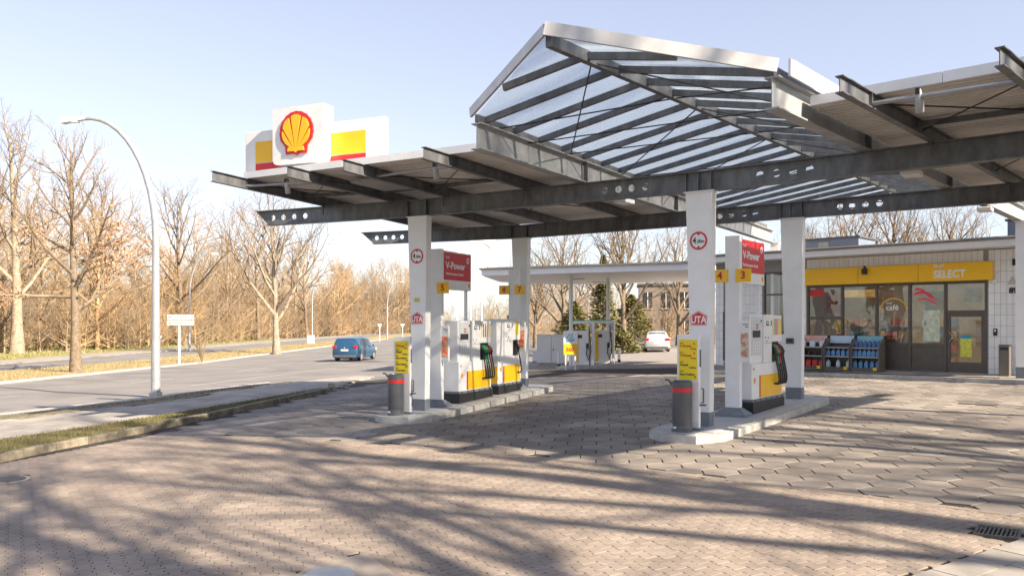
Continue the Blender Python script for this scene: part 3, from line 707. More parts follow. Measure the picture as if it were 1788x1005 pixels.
for x0, x1, nm in ((-.24, .76, 'side_board'), (1.93, 3.18, 'side_board')):
    b = MB().box(((x0 + x1) / 2, .16, .41), (x1 - x0, .14, .82), bev=.012).build(nm, FASC, sg)
    xa, xb = (x0 + .28, x1) if x0 < 0 else (x0, x1 - .42)
    MB().box(((xa + xb) / 2, .086, .385), (xb - xa, .012, .43)).build('yellow_stripe', YEL, b)
    MB().box(((xa + xb) / 2, .086, .075), (xb - xa, .012, .155)).build('red_stripe', RED, b)
pts = [(.70, .10), (.74, .03), (.82, 0), (1.82, 0), (1.88, .03), (1.93, .10), (1.93, 1.13), (.70, 1.13)]
MB().prism(pts, .34, Matrix.Translation((0, -.17, .02))).build('sign_box', FASC, sg)
pecten(sg, (1.31, .62), .82, -.172)
MB().box((1.5, .26, -.02), (3.2, .1, .13)).build('sign_rail', STEEL, sg)
# ================================================================ pump islands and pumps
TILEM = mat('island_tile', (0.42, 0.42, 0.43), 0.55, 0.08, 3, rnd=.08, bump=.05)
ISLM = mat('island_concrete', (0.44, 0.43, 0.41), 0.7, 0.12, 4, bump=.15, c2=(.33, .32, .30))
class Frame:
    def __init__(s, o, a): s.o = Vector((o[0], o[1], 0)); s.a = a; s.d = ang(a); s.p = ang(a - 90)
    def w(s, al, pe): q = s.o + s.d * al + s.p * pe; return (q.x, q.y)
FR = Frame((3.5, 14.76), 53); FL = Frame((-1.92, 18.27), 64.2)
def island(fr, L, lab):
    t = thing('pump_island', lab, 'pump island', (0, 0, 0), 0, 'raised pump islands')
    c = -.18; w = .70
    out = [(-1.0, c - .28), (-.74, c - .62), (-.3, c - w), (L - .6, c - w), (L - .1, c - .45), (L, c - .25), (L, c + .25), (L - .1, c + .45), (L - .6, c + w), (-.55, c + w), (-.98, c + .38)]
    pts = [fr.w(*q) for q in out]
    MB().slab(pts[::-1], -.05, .135, G).build('island_block', ISLM, t)
    n = len(out); cen = (L / 2 - .5, c)
    inn = [fr.w(lerp(cen[0], a, 1 - .075 / max(.3, abs(a - cen[0]) + .4)), lerp(cen[1], b, .9)) for a, b in out]
    MB().slab(inn[::-1], .12, .139, G).build('tile_bed', ISLM, t)
    loc_in = [(lerp(cen[0], a, 1 - .075 / max(.3, abs(a - cen[0]) + .4)), lerp(cen[1], b, .9)) for a, b in out]
    me = MB().slab([(-.146, -.1), (.146, -.1), (.146, .1), (-.146, .1)], -.01, .0).mesh('island_tile', TILEM)
    i = 0
    al = -1.0
    while al < L:
        for j in range(-3, 4):
            pe = c + j * .204
            if all(inside(al + sx * .146, pe + sy * .1, loc_in) for sx in (-1, 1) for sy in (-1, 1)):
                x, y = fr.w(al, pe); o = ob('island_tile', me, t, (x, y, G(x, y) + .147)); o.rotation_mode = 'QUATERNION'
                o.rotation_quaternion = TILT @ Matrix.Rotation(R(fr.a), 3, 'Z').to_quaternion()
        al += .297
    return t
island(FR, 6.0, 'pale concrete pump island carrying pumps three and four'); island(FL, 6.6, 'pale concrete pump island carrying pumps five, seven and eight')
IT = .147
GREEND, REDD = GRN, mat('nozzle_red', (.55, .02, .03), .35, .05, 4)
PANELG = mat('pump_panel_grey', (.60, .62, .64), .35, .04, 6)
ORANGE = mat('poster_orange', (.70, .13, .03), .45, .5, 9, c2=(.75, .55, .4), lo=.45, hi=.5)
BROWNP = mat('poster_brown', (.36, .16, .10), .45, .5, 9, c2=(.7, .6, .5), lo=.45, hi=.55)
def nozzle(parent, x, y, z, m):
    """black grip and coloured cover hanging in the holster, hose looping down"""
    n = MB()
    n.tube([(x, y + .03, z + .20), (x, y - .03, z + .13), (x + .01, y - .10, z + .03), (x + .015, y - .115, z - .07)], [.016, .024, .030, .026], 8)
    o = n.build('nozzle', BLACK, parent, smooth=50)
    MB().tube([(x, y - .02, z + .16), (x + .004, y - .08, z + .09), (x + .012, y - .125, z + .0), (x + .015, y - .13, z - .04)], [.02, .040, .036, .014], 8).build('nozzle_cover', m, o, smooth=50)
    pts = [(x + .015, y - .115, z - .06)]
    for k in range(1, 17):
        t = k / 16; pts.append((x + .015 + .05 * math.sin(math.pi * t) - .02 * t, y - .115 - .085 * math.sin(math.pi * t) + .085 * t * t, z - .06 - .60 * (1 - (1 - min(1, t / .72)) ** 2) + (0 if t < .72 else .10 * (t - .72))))
    h = MB().tube(pts, .019, 7).build('hose', BLACK, o, smooth=50)
    if m is not BLACK:
        MB().tube([(x + .0155, y - .118, z - .08), (x + .028, y - .145, z - .23)], .021, 8).build('hose_sleeve', m, o, smooth=50)
def pump(fr, al, pe, lab, hoses, L, x0, num, board=True, plates=(), post=0.0, stripes=True, Lb=None, poster=ORANGE, pylon_h=3.5, rev=False):
    x, y = fr.w(al, pe); t = thing('fuel_pump', lab, 'fuel pump', (x, y, G(x, y) + IT), R(fr.a), 'fuel pumps on the islands')
    W = .46; hw = W / 2; x1 = x0 + L; sl = .0276; zt = sl * (x0 + L / 2)
    if board: # pylon with flared foot
        MB().box((post, 0, pylon_h / 2 + .08), (.13, .30, pylon_h - .16), bev=.012).build('pylon', WHITE, t)
        f = MB(); a, b = .20, .30; a2, b2 = .075, .165
        f.add([(post - a, -b, -.02), (post + a, -b, -.02), (post + a, b, -.02), (post - a, b, -.02), (post - a, -b, .045), (post + a, -b, .045), (post + a, b, .045), (post - a, b, .045), (post - a2, -b2, .16), (post + a2, -b2, .16), (post + a2, b2, .16), (post - a2, b2, .16)],
            [(3, 2, 1, 0), (8, 9, 10, 11)] + [(i + k, (i + 1) % 4 + k, (i + 1) % 4 + k + 4, i + k + 4) for k in (0, 4) for i in range(4)])
        f.build('pylon_foot', GREYP, t)
    p = MB(); p.box(((x0 + x1) / 2, 0, .09 + zt / 2), (L + .06, W + .08, .24 + zt), bev=.008).build('plinth', BLACK, t)
    zb = .21 + zt
    MB().box(((x0 + x1) / 2, 0, zb + .02), (L + .02, W + .04, .05)).build('plinth_trim', GREYP, t)
    lz = .96 + zt
    cab = MB().box(((x0 + x1) / 2, 0, (zb + .045 + lz) / 2), (L, W, lz - zb - .045), bev=.012).build('lower_cabinet', WHITE, t)
    for s in (-1, 1):   # livery on both long sides
        xa, xb = x0 + .27 * L, x1 - .06
        MB().box(((xa + xb) / 2, s * (hw + .003), (zb + .07 + lz - .24) / 2), (xb - xa, .006, lz - .24 - zb - .07)).build('yellow_panel', YEL, cab)
        MB().box((xa - .04, s * (hw + .003), (zb + .07 + lz - .24) / 2), (.055, .006, lz - .24 - zb - .07)).build('red_stripe', RED, cab)
        MB().box((x0 + .10, s * (hw + .002), lz - .1), (.03, .004, .05)).build('lock', GRAPH, cab)
    if L < 1.5: MB().box((x0 - .003, 0, (zb + .07 + lz - .24) / 2), (.006, W - .03, lz - .24 - zb - .07)).build('yellow_panel', YEL, cab)
    pecten(cab, (x0 + .15, lz - .33), .10, -hw - .002, False)
    for k in range(6): MB().box((x0 + .12 + k * (L - .2) / 5, -hw - .021, zb + .025), (.05, .012, .03)).build('trim_block', BLACK, cab)
    # upper cabinet: service panel, display head, hose tower
    ut = 1.93 + zt; u0, u1 = x0 + .03, x0 + L * (.40 if L > 1.5 else .30)
    dq = lz
    up = MB().box(((u0 + u1) / 2, 0, (dq + ut) / 2), (u1 - u0, W - .10, ut - dq), bev=.012).build('upper_cabinet', WHITE, t)
    hx0 = u1 + .004; hx1 = x0 + L * .66
    hd = MB().box(((hx0 + hx1) / 2, 0, (dq + ut + .01) / 2), (hx1 - hx0, W - .02, ut + .01 - dq), bev=.012).build('display_head', WHITE, t)
    tx0, tx1 = hx1 + .004, x1 - .01
    tw = MB().box(((tx0 + tx1) / 2, 0, (dq + .42 + ut) / 2), (tx1 - tx0, W - .02, ut - dq - .42), bev=.01).build('hose_tower', WHITE, t)
    MB().box(((tx0 + tx1) / 2, 0, dq + .21), (tx1 - tx0 - .01, W - .16, .418)).build('holster_recess', BLACK, t)
    f1_ = -(W - .10) / 2 - .003; f2_ = -(W - .02) / 2 - .003
    if L > 1.5:
        MB().box(((u0 + u1) / 2, f1_, ut - .42), ((u1 - u0) * .82, .006, .78)).build('service_panel', PANELG, up)
        MB().box(((u0 + u1) / 2, f1_ - .004, ut - .38), ((u1 - u0) * .62, .006, .14)).build('button_field', GRAPH, up)
        for k in range(4): MB().box((lerp(u0, u1, .5) + (k % 2) * .07, f1_ - .004, ut - .26 + .06 * (k // 2)), (.045, .006, .035)).build('button', REDTX, up)
        for k in range(4):
            for j in range(4): MB().box((u0 + (u1 - u0) * (.26 + .16 * k), f1_ - .004, ut - .55 - .06 * j), (.055, .005, .04)).build('card_slot', WHITE2, up)
        MB().box((u1 - .07, f1_ - .004, ut - .12), (.05, .006, .05)).build('code_plate', GRAPH, up)
    MB().box(((hx0 + hx1) / 2 - .03, f2_, ut - .17), (.14, .006, .09)).build('display', GRAPH, hd)
    MB().box(((hx0 + hx1) / 2 - .03, f2_ - .004, ut - .165), (.10, .004, .05)).build('display_digits', PANELG, hd)
    for k in range(3): MB().box((hx0 + .07 + .08 * k, f2_, ut - .46 - .07 * (k % 2)), (.025, .006, .03)).build('key', GRAPH, hd)
    if num: text('pump_number', num, .14, GRAPH, hd, (hx1 - .05, f2_ - .001, ut - .17), 0, bold=.003)
    MB().box(((hx0 + hx1) / 2, f2_, dq + .40), ((hx1 - hx0) * .9, .004, .006)).build('panel_gap', GRAPH, hd)
    nh = len(hoses); span = (tx1 - tx0)
    for k, hm in enumerate(hoses):
        xx = tx0 + span * (k + .5) / nh
        if stripes: MB().box((xx, f2_, ut - .24), (span / nh * .45, .005, .34)).build('grade_stripe', (YEL2, GRN, RED, YEL)[k % 4] if nh > 1 else YEL2, tw)
        nozzle(t, xx, -(W - .16) / 2 + .0, dq + .20, hm)
    if board:
        bl = Lb or .92
        bo = MB().box((post + .07 + bl / 2, -.03, pylon_h - .47), (bl, .12, .90), bev=.01).build('sign_board', WHITE, t) if Lb != 0 else None
        if bo:
            yb = -.093; xc = post + .07 + bl / 2
            MB().box((xc + .0, yb, pylon_h - .375), (bl * .95, .008, .64)).build('red_panel', RED, bo)
            text('sign_lettering', 'Shell', .085, WHITE2, bo, (xc - bl * .38, yb - .006, pylon_h - .17), 0, 'LEFT', .001)
            text('sign_lettering', 'V-Power', .22, WHITE2, bo, (xc - bl * .38, yb - .006, pylon_h - .36), 0, 'LEFT', .007, bl * .82)
            text('sign_lettering', 'Performance Fuels', .082, WHITE2, bo, (xc - bl * .38, yb - .006, pylon_h - .55), 0, 'LEFT', .002, bl * .95)
            n = 16; MB().add([(xc + bl * .36 + rr * math.cos(6.283 * k / n), yb - .006, pylon_h - .2 + rr * 1.25 * math.sin(6.283 * k / n)) for rr in (.06, .03) for k in range(n)], [(k, (k + 1) % n, (k + 1) % n + n, k + n) for k in range(n)]).build('ring_mark', WHITE2, bo)
            pecten(bo, (xc + bl * .42, pylon_h - .80), .10, -.0905, False)
            for zz in (pylon_h - 1.6, ): MB().box((post + bl - .05, -.0, (ut + pylon_h - .92) / 2), (.06, .06, pylon_h - .92 - ut)).build('board_support', WHITE, bo)
        for s, ch in plates:
            pl = MB().box((post - .085, s, 2.72), (.03, .31, .25), bev=.006).build('number_plate', YEL, t)
            text('plate_number', ch, .20, REDTX, pl, (post - .103, s, 2.72), R(-90), bold=.006)
        pn = MB().box((post - .03, -.245, 1.45), (.05, .20, .80), bev=.008).build('info_panel', WHITE, t)
        MB().box((post - .058, -.245, 1.38), (.006, .15, .46)).build('poster', poster, pn)
        for q, wq in ((1.775, .11), (1.73, .06)): MB().box((post - .057, -.325 + wq / 2 + .01, q), (.004, wq, .016)).build('print_line', GRAPH, pn)
        MB().box((post + .0, .185, 1.55), (.05, .05, .95)).build('cable_duct', DGREY, t)
    return t
pump(FR, 1.62, -.2, 'white fuel pump with five black hoses and red board on the right island', (BLACK, GRN, REDD, BLACK, BLACK), 1.74, .36, '3', True, ((.24, '4'), (-.23, '3')), poster=BROWNP, pylon_h=3.5, Lb=1.36)
pump(FL, .85, -.2, 'white fuel pump number five with green and red nozzles and red board', (BLACK, GRN, GRN, REDD, BLACK), 1.66, .62, '5', True, ((-.21, '5'),), pylon_h=3.62, Lb=1.42)
pump(FL, 4.98, -.2, 'white and yellow truck diesel pump with a single black hose on the left island', (BLACK,), 1.38, -1.46, '7', True, ((.27, '8'), (-.20, '7')), pylon_h=3.3, Lb=0)
def price_board(fr, al, pe, lab, lines):
    x, y = fr.w(al, pe); t = thing('price_board', lab, 'price board', (x, y, G(x, y) + IT), R(fr.a - 90), 'price boards at the island ends')
    MB().box((0, 0, .83), (.42, .07, 1.66), bev=.012).build('board_body', WHITE, t)
    MB().box((-.0, -.037, 1.22), (.345, .008, .70)).build('yellow_face', YEL2, t)
    z = 1.51
    for big, small, m in lines:
        text('fuel_name', 'Shell', .034, m, t, (-.15, -.043, z), 0, 'LEFT')
        text('fuel_name', big, .062 if len(big) < 9 else .046, m, t, (-.15, -.043, z - .05), 0, 'LEFT', .0012)
        if small: text('fuel_name', small, .040, m, t, (.155, -.043, z - .095), 0, 'RIGHT', .0005)
        if m is REDTX:
            n = 10; MB().add([(.12 + rr * math.cos(6.283 * k / n), -.042, z - .01 + rr * 1.3 * math.sin(6.283 * k / n)) for rr in (.018, .009) for k in range(n)], [(k, (k + 1) % n, (k + 1) % n + n, k + n) for k in range(n)]).build('ring_mark', m, t)
        z -= .66 / len(lines)
    h = MB(); h.tube([(.235, .02, .72), (.275, .0, .72), (.275, .0, .48), (.235, .02, .48)], .014, 8); h.box((.27, .0, .44), (.1, .09, .03), bev=.01)
    h.build('squeegee_holder', DGREY, t, smooth=40)
    MB().box((0, 0, .02), (.5, .16, .04)).build('foot_plate', GREYP, t)
    MB().box((.217, .0, 1.25), (.014, .03, .3)).build('side_strip', DGREY, t)
    return t
price_board(FR, -.40, -.20, 'yellow faced white price board at the front of the right island', [('V-Power', 'Racing', REDTX), ('V-Power', 'Diesel', REDTX), ('Diesel', 'FuelSave', GRAPH), ('Super FuelSave', '95', GRAPH)])
price_board(FL, -.45, -.28, 'yellow faced white price board at the front of the left island', [('V-Power', 'Racing', REDTX), ('Diesel', 'FuelSave', GRAPH), ('Super FuelSave', '95', GRAPH), ('Super FuelSave', 'E10', GRAPH), ('Truck Diesel', '', GRAPH)])
def bin_(fr, al, pe, lab):
    x, y = fr.w(al, pe); t = thing('waste_bin', lab, 'bin', (x, y, G(x, y) + IT), R(fr.a - 90), 'cylindrical bins on the islands')
    MB().lathe([(0, .0), (.185, .0), (.185, .035), (.165, .05), (.165, .12), (0, .12)], n=28).build('bin_base', DGREY, t, smooth=35)
    MB().lathe([(0, .12), (.168, .12), (.172, .14), (.172, .68), (0, .68)], n=28).build('bin_body', mat('bin_grey', (.085, .09, .10), .35, .1, 6), t, smooth=35)
    MB().lathe([(.1, .68), (.176, .68), (.176, .75), (.1, .75)], n=28).build('red_band', RED, t, smooth=35)
    MB().lathe([(0, .75), (.172, .75), (.172, .85), (.155, .87), (.145, .84), (0, .84)], n=28).build('bin_rim', mat('bin_grey', (0, 0, 0)), t, smooth=35)
    MB().tube([(-.155, -.03, .80), (-.20, -.04, .83), (-.24, -.04, .875), (-.30, -.05, .88)], [.03, .022, .018, .015], 8).build('can_spout', mat('bin_grey', (0, 0, 0)), t, smooth=40)
    MB().box((-.06, -.168, .07), (.05, .01, .03)).build('label_plate', WHITE2, t)
bin_(FR, -.62, -.22, 'grey cylindrical bin with red band on the right island'); bin_(FL, -.68, -.30, 'grey cylindrical bin with red band on the left island')
# ================================================================ shop
SA = (9.8, 27.6); SAN = -44.0; SZ = .58
shop = thing('shop_building', 'low white tiled station shop with yellow sign band and bronze window front', 'shop', (SA[0], SA[1], SZ), R(SAN))
def sw(x, y, z=0):   # shop local -> world
    d, n = ang(SAN), ang(SAN + 90); return Vector((SA[0], SA[1], SZ)) + d * x + n * y + Vector((0, 0, z))
GROUT = mat('tile_grout', (.30, .30, .31), .8, .1, 9); TILEW = mat('white_wall_tile', (.80, .80, .81), .22, .03, 6, rnd=.035)
INT = mat('shop_interior', (.55, .47, .38), .7, .2, 1.5); BLUEG = mat('roof_blue_grey', (.16, .20, .27), .55, .12, 2)
# walls: left of the windows, right of the door, top band
def wall(x0, x1, z0, z1, y0=0.0, y1=.25, nm='wall'): return MB().box(((x0 + x1) / 2, (y0 + y1) / 2, (z0 + z1) / 2), (x1 - x0, y1 - y0, z1 - z0)).build(nm, GROUT, shop)
wins = [(-3.05, -2.55, .72, 3.2), (-1.55, -.62, 1.15, 3.25)]
wallL = wall(-3.4, -3.05, -.3, 3.62); wall(-2.55, -1.55, -.3, 3.62); wall(-.62, .0, -.3, 3.62); wall(-3.05, -2.55, -.3, .72); wall(-3.05, -2.55, 3.2, 3.62); wall(-1.55, -.62, -.3, 1.15); wall(-1.55, -.62, 3.25, 3.62)
wallR = wall(5.36, 10.5, -.3, 3.62); wallT = wall(0, 5.36, 2.74, 3.62); wall(0, 5.36, -.3, .05)
MB().box((-3.28, 3.2, 1.66), (.24, 5.9, 3.92)).build('side_wall', GROUT, shop); MB().box((10.38, 3.2, 1.66), (.24, 5.9, 3.92)).build('side_wall', GROUT, shop)
MB().box((3.5, 6.1, 1.66), (13.2, .2, 3.92)).build('rear_wall', INT, shop)
MB().box((3.5, 3.1, .02), (13.3, 5.7, .04)).build('floor', INT, shop); MB().box((3.5, 3.1, 3.66), (13.8, 6.2, .06)).build('ceiling', WHITE, shop)
tw_, th_ = .155, .31
tme = MB().box((0, -.004, 0), (tw_ - .008, .008, th_ - .008)).mesh('wall_tile', TILEW)
def tiles(x0, x1, z0, z1, parent, skip=None):
    nx = int((x1 - x0) / tw_); nz = int((z1 - z0) / th_ + .3)
    for i in range(nx):
        for j in range(nz):
            x, z = x0 + (i + .5) * tw_, z1 - (j + .5) * th_
            if z < z0 - .2 or (skip and skip(x, z)): continue
            ob('wall_tile', tme, shop, (x, -.0006, z))
tiles(5.40, 7.3, -.05, 3.6, wallR); tiles(-.62, -.0, -.05, 3.3, wallL)
tiles(-2.53, -1.55, .0, 3.4, wallL, lambda x, z: False); tiles(-3.4, -3.07, .0, 3.4, wallL); tiles(-1.54, -.64, -.05, 1.12, wallL); tiles(-3.04, -2.56, -.05, .7, wallL)
tiles(0.0, 5.40, 3.31, 3.6, wallT)
# sign band
band = ob('sign_band', MB().box((2.73, -.09, 3.01), (5.62, .17, .535), bev=.01).mesh('sign_band', YEL), shop)
for x in (1.75, 3.55): MB().box((x, -.1775, 3.01), (.008, .004, .53)).build('band_joint', GRAPH, band)
text('sign_lettering', 'Shell', .15, WHITE2, band, (3.98, -.178, 3.19), 0, 'LEFT', .003)
text('sign_lettering', 'SELECT', .31, WHITE2, band, (3.98, -.178, 2.94), 0, 'LEFT', .011, .86)
# eave and roof
MB().box((3.4, -.05, 3.66), (14.2, 1.5, .05)).build('soffit', WHITE, shop)
MB().box((3.4, -.82, 3.73), (14.2, .05, .22)).build('eave_fascia', WHITE, shop)
MB().tube([(-3.7, -.86, 3.85), (10.5, -.86, 3.85)], .045, 10).build('gutter', mat('gutter_grey', (.22, .21, .20), .5, .15, 4, metal=.3), shop, smooth=40)
MB().box((3.4, 2.9, 3.87), (14.2, 7.3, .08)).build('roof_slab', mat('roof_felt', (.30, .27, .23), .9, .15, 2), shop)
# window front, bronze frames
def frame(x0, x1, z0, z1, nm='frame_bar', y=.06, d=.1): return MB().box(((x0 + x1) / 2, y, (z0 + z1) / 2), (x1 - x0, d, z1 - z0)).build(nm, BRN, shop)
xs = [.02, 1.17, 2.25, 3.24, 4.25, 5.34]
for x in xs: frame(x - .035, x + .035, .05, 2.74, y=.055, d=.13)
frame(.055, 5.305, 2.66, 2.74); frame(.055, 4.215, .05, .16)
frame(.055, 1.135, 1.62, 1.72); frame(.055, 1.135, .80, .90); frame(4.285, 5.305, 1.78, 1.88)
def pane(x0, x1, z0, z1, y=.06): return MB().box(((x0 + x1) / 2, y, (z0 + z1) / 2), (x1 - x0, .008, z1 - z0)).build('window_pane', GLASSW, shop)
pane(.055, 1.135, 1.72, 2.66); pane(.055, 1.135, .90, 1.62)
for i in (1, 2, 3):
    pane(xs[i] + .035, xs[i + 1] - .035, .90, 2.66); frame(xs[i] + .035, xs[i + 1] - .035, .82, .90)
    MB().box(((xs[i] + xs[i + 1]) / 2, .075, .49), (xs[i + 1] - xs[i] - .07, .05, .66)).build('spandrel_panel', BRN, shop)
MB().box(((.055 + 1.135) / 2, .075, .48), (1.08, .05, .64)).build('spandrel_panel', BRN, shop)
pane(4.285, 5.305, 1.88, 2.66)
for (x0, x1, z0, z1) in wins:
    for a, b, c, d in ((x0, x0 + .05, z0, z1), (x1 - .05, x1, z0, z1), (x0 + .05, x1 - .05, z0, z0 + .06), (x0 + .05, x1 - .05, z1 - .06, z1), (x0 + .05, x1 - .05, z0 + (z1 - z0) * .62, z0 + (z1 - z0) * .62 + .05)): frame(a, b, c, d)
    pane(x0 + .05, x1 - .05, z0 + .06, z0 + (z1 - z0) * .62); pane(x0 + .05, x1 - .05, z0 + (z1 - z0) * .62 + .05, z1 - .06)
# door
dr_ = MB()
for a, b, c, d in ((4.285, 4.385, .06, 1.78), (5.205, 5.305, .06, 1.78), (4.385, 5.205, 1.69, 1.78), (4.385, 5.205, .06, .36)): dr_.box(((a + b) / 2, .06, (c + d) / 2), (b - a, .07, d - c))
door = dr_.build('door', BRN, shop)
MB().box((4.795, .06, 1.025), (.82, .008, 1.33)).build('door_pane', GLASSW, door)
MB().tube([(4.36, -.02, 1.25), (4.46, -.05, 1.13), (4.46, -.05, 1.07), (4.36, -.02, .95)], .014, 8).build('door_handle', STEELL, door, smooth=40)
PYEL = mat('poster_yellow', (.70, .62, .05), .5, .3, 14, c2=(.4, .5, .1)); PPALE = mat('poster_pale', (.62, .64, .50), .5, .2, 9, c2=(.4, .5, .42))
MB().box((4.80, .052, .82), (.30, .004, .62)).build('poster', PYEL, door); MB().box((4.80, .050, 1.10), (.30, .004, .09)).build('poster_head', BLUE, door)
MB().box((3.86, .052, 1.42), (.46, .004, .95)).build('poster', PPALE, shop); MB().box((3.66, .052, 1.50), (.13, .004, .16)).build('notice', WHITE2, shop)
MB().box((.30, .052, 2.50), (.45, .004, .22)).build('red_sticker', RED, shop)
cafe = text('cafe_lettering', 'café', .24, WHITE2, shop, (2.72, .045, 1.98), 0, bold=.004); text('cafe_lettering', 'Shell', .09, WHITE2, shop, (2.62, .045, 2.12), 0)
n = 24; MB().add([(2.75 + rr * math.cos(math.pi * k / n), .05, 1.85 + rr * math.sin(math.pi * k / n)) for rr in (.43, .40) for k in range(n + 1)], [(k, k + 1, k + n + 2, k + n + 1) for k in range(n)]).build('yellow_arc', YEL, shop)  # thin yellow half ring around the café lettering
# reflection of a red sign, drawn as coloured ribbons on the fourth pane
m = MB()
for x0, z0, L_, a, w in ((3.34, 2.36, .82, .10, .10), (3.45, 2.20, .70, .07, .06), (3.36, 2.52, .45, .05, .07)):
    up_, dn = [], []
    for k in range(15): t = k / 14; zc = z0 + a * math.sin(t * 5.0) - .10 * t; h = w * math.sin(math.pi * min(1, t + .08)) * (1 + .4 * math.sin(t * 13)) + .008; up_.append((x0 + L_ * t, zc + h / 2)); dn.append((x0 + L_ * t, zc - h / 2))
    for k in range(14): m.add([(up_[k][0], .05, up_[k][1]), (up_[k + 1][0], .05, up_[k + 1][1]), (dn[k + 1][0], .05, dn[k + 1][1]), (dn[k][0], .05, dn[k][1])], [(0, 1, 2, 3)])
m.build('red_reflection', mat('reflection_red', (.6, .05, .09), .5, .3, 10, c2=(.7, .35, .36), lo=.3, hi=.4), shop)
# inside: shelving with goods
for k, (x, y) in enumerate(((.6, 2.2), (2.0, 2.4), (3.3, 2.8), (1.2, 4.2), (4.6, 4.4), (6.4, 2.6))):
    sh = thing('shelf_unit', ('low shop shelf behind the leftmost window pane', 'low shop shelf behind the second window column', 'low shop shelf behind the third window column', 'rear shop shelf seen through the left windows', 'rear shop shelf seen behind the door', 'shop shelf in the corner right of the door')[k], 'shelf', sw(x, y, .04), R(SAN), 'shelves inside the shop')
    MB().box((0, .15, .8), (1.0, .04, 1.6)).build('back_panel', mat('shelf_beige', (.45, .38, .30), .6, .1, 4), sh)
    for j in range(4):
        MB().box((0, 0, .1 + .42 * j), (1.0, .3, .03)).build('shelf_board', mat('shelf_beige', (0, 0, 0)), sh)
        for i in range(5): MB().box((-.4 + .2 * i, 0, .24 + .42 * j), (.15, .2, random.uniform(.15, .26))).build('goods_box', mat('goods_%d' % random.randint(0, 4), [(.6, .1, .06), (.65, .42, .08), (.7, .68, .6), (.1, .25, .4), (.25, .4, .12)][(i * 3 + j * 2 + k) % 5], .5, .3, 9), sh)
for k, (x, y, z, w, h, c) in enumerate(((.5, 1.0, 2.2, .5, .7, (.55, .10, .07)), (1.6, 1.3, 2.1, .8, .5, (.72, .55, .25)), (2.1, 1.0, 1.5, .4, .5, (.75, .72, .66)), (2.9, 1.4, 2.35, .7, .45, (.66, .40, .12)), (3.7, .9, 2.2, .6, .6, (.30, .36, .28)), (4.7, 1.1, 2.35, .5, .45, (.70, .62, .5)), (4.9, 1.6, 1.2, .5, .8, (.62, .30, .12)), (1.0, 2.0, 2.5, 1.2, .25, (.8, .5, .1)))):
    o = MB().box((0, 0, 0), (w, .03, h), bev=.006).build('hanging_poster', mat('poster_%d' % k, c, .5, .5, 5, c2=tuple(q * .45 + .2 for q in c)), None, sw(x, y, z), (0, 0, R(SAN))); tag(o, ('red', 'sand coloured', 'small pale', 'orange', 'dark green', 'cream', 'rust coloured', 'wide amber')[k] + ' poster hanging inside the shop behind the ' + ('first', 'second', 'second', 'third', 'fourth', 'topmost right', 'door', 'left')[k] + ' glass', 'poster', 'posters hanging inside the shop')
LITP = bpy.data.materials.new('lit_ceiling_panel'); LITP.use_nodes = True; LITP.node_tree.nodes['Principled BSDF'].inputs['Emission Color'].default_value = (1, .82, .6, 1); LITP.node_tree.nodes['Principled BSDF'].inputs['Emission Strength'].default_value = 12.0
for k, (x, y) in enumerate(((.6, 1.5), (2.2, 1.5), (3.8, 1.5), (5.2, 1.5), (1.4, 3.6), (3.6, 3.6))):
    cl = MB().box((x, y, 3.60), (.9, .3, .05)).build('ceiling_lamp', WHITE2, shop); MB().box((x, y, 3.573), (.84, .25, .01)).build('lit_panel', LITP, cl)
# small things on the facade
t = MB(); t.box((0, -.02, .25), (.15, .10, .07)); t.box((0, -.0, .32), (.05, .06, .1)); t.box((0, -.03, .16), (.13, .12, .1)); o = t.build('band_spotlight', BLACK, None, sw(1.98, -.23, 2.92), (0, 0, R(SAN))); tag(o, 'small black spotlight fixed on the yellow sign band', 'spotlight')
text('house_number', '89', .21, GRAPH, shop, (6.03, -.014, 2.42), 0, bold=.012, depth=.01)
MB().add([(5.88, -.012, 2.60), (6.14, -.012, 2.60), (6.0, -.012, 2.83), (5.88, -.03, 2.60), (6.14, -.03, 2.60), (6.0, -.03, 2.83)], [(0, 1, 2), (3, 4, 5), (0, 1, 4, 3), (1, 2, 5, 4), (2, 0, 3, 5)]).build('wall_lamp', mat('lamp_beige', (.5, .47, .42), .5), shop)
ic = MB().box((5.58, -.03, 1.25), (.1, .05, .2), bev=.01).build('intercom', BLACK, shop); MB().box((5.58, -.058, 1.29), (.05, .006, .05)).build('intercom_button', WHITE2, ic)
MB().box((5.45, -.02, .95), (.08, .03, .07)).build('socket', WHITE2, shop); MB().box((5.58, -.05, 2.70), (.12, .08, .08)).build('wall_box', WHITE2, shop); MB().box((6.15, -.03, 3.22), (.28, .05, .18)).build('vent', BLACK, shop)
bn = thing('wall_bin', 'slim brown metal bin by the shop wall beside the column', 'bin', sw(5.95, -.55, .0), R(SAN))
MB().box((0, 0, .48), (.27, .24, .86), bev=.015).build('bin_body', mat('bin_brown', (.15, .13, .115), .45, .1, 5), bn); MB().box((0, 0, .03), (.2, .18, .06)).build('bin_foot', CONC, bn); MB().box((0, -.122, .80), (.2, .006, .08)).build('bin_slot', BLACK, bn)
# roof boxes
for x0, x1, y, h, lb in ((-.5, 1.35, 1.6, .42, 'blue grey roof box above the left end of the yellow sign band'), (5.6, 8.2, 1.9, .62, 'blue grey roof box behind the right end of the shop roof')):
    rb = thing('roof_box', lb, 'roof unit', sw((x0 + x1) / 2, y, 3.9), R(SAN), 'blue grey roof boxes on the shop')
    MB().box((0, 0, h / 2), (x1 - x0, 1.4, h)).build('box_body', BLUEG, rb); MB().box((0, 0, h + .03), (x1 - x0 + .12, 1.5, .06)).build('box_lid', mat('box_lid', (.08, .085, .10), .5), rb); MB().box((-.25, -.71, h * .55), (.35, .02, h * .5)).build('box_grille', STEELL, rb)
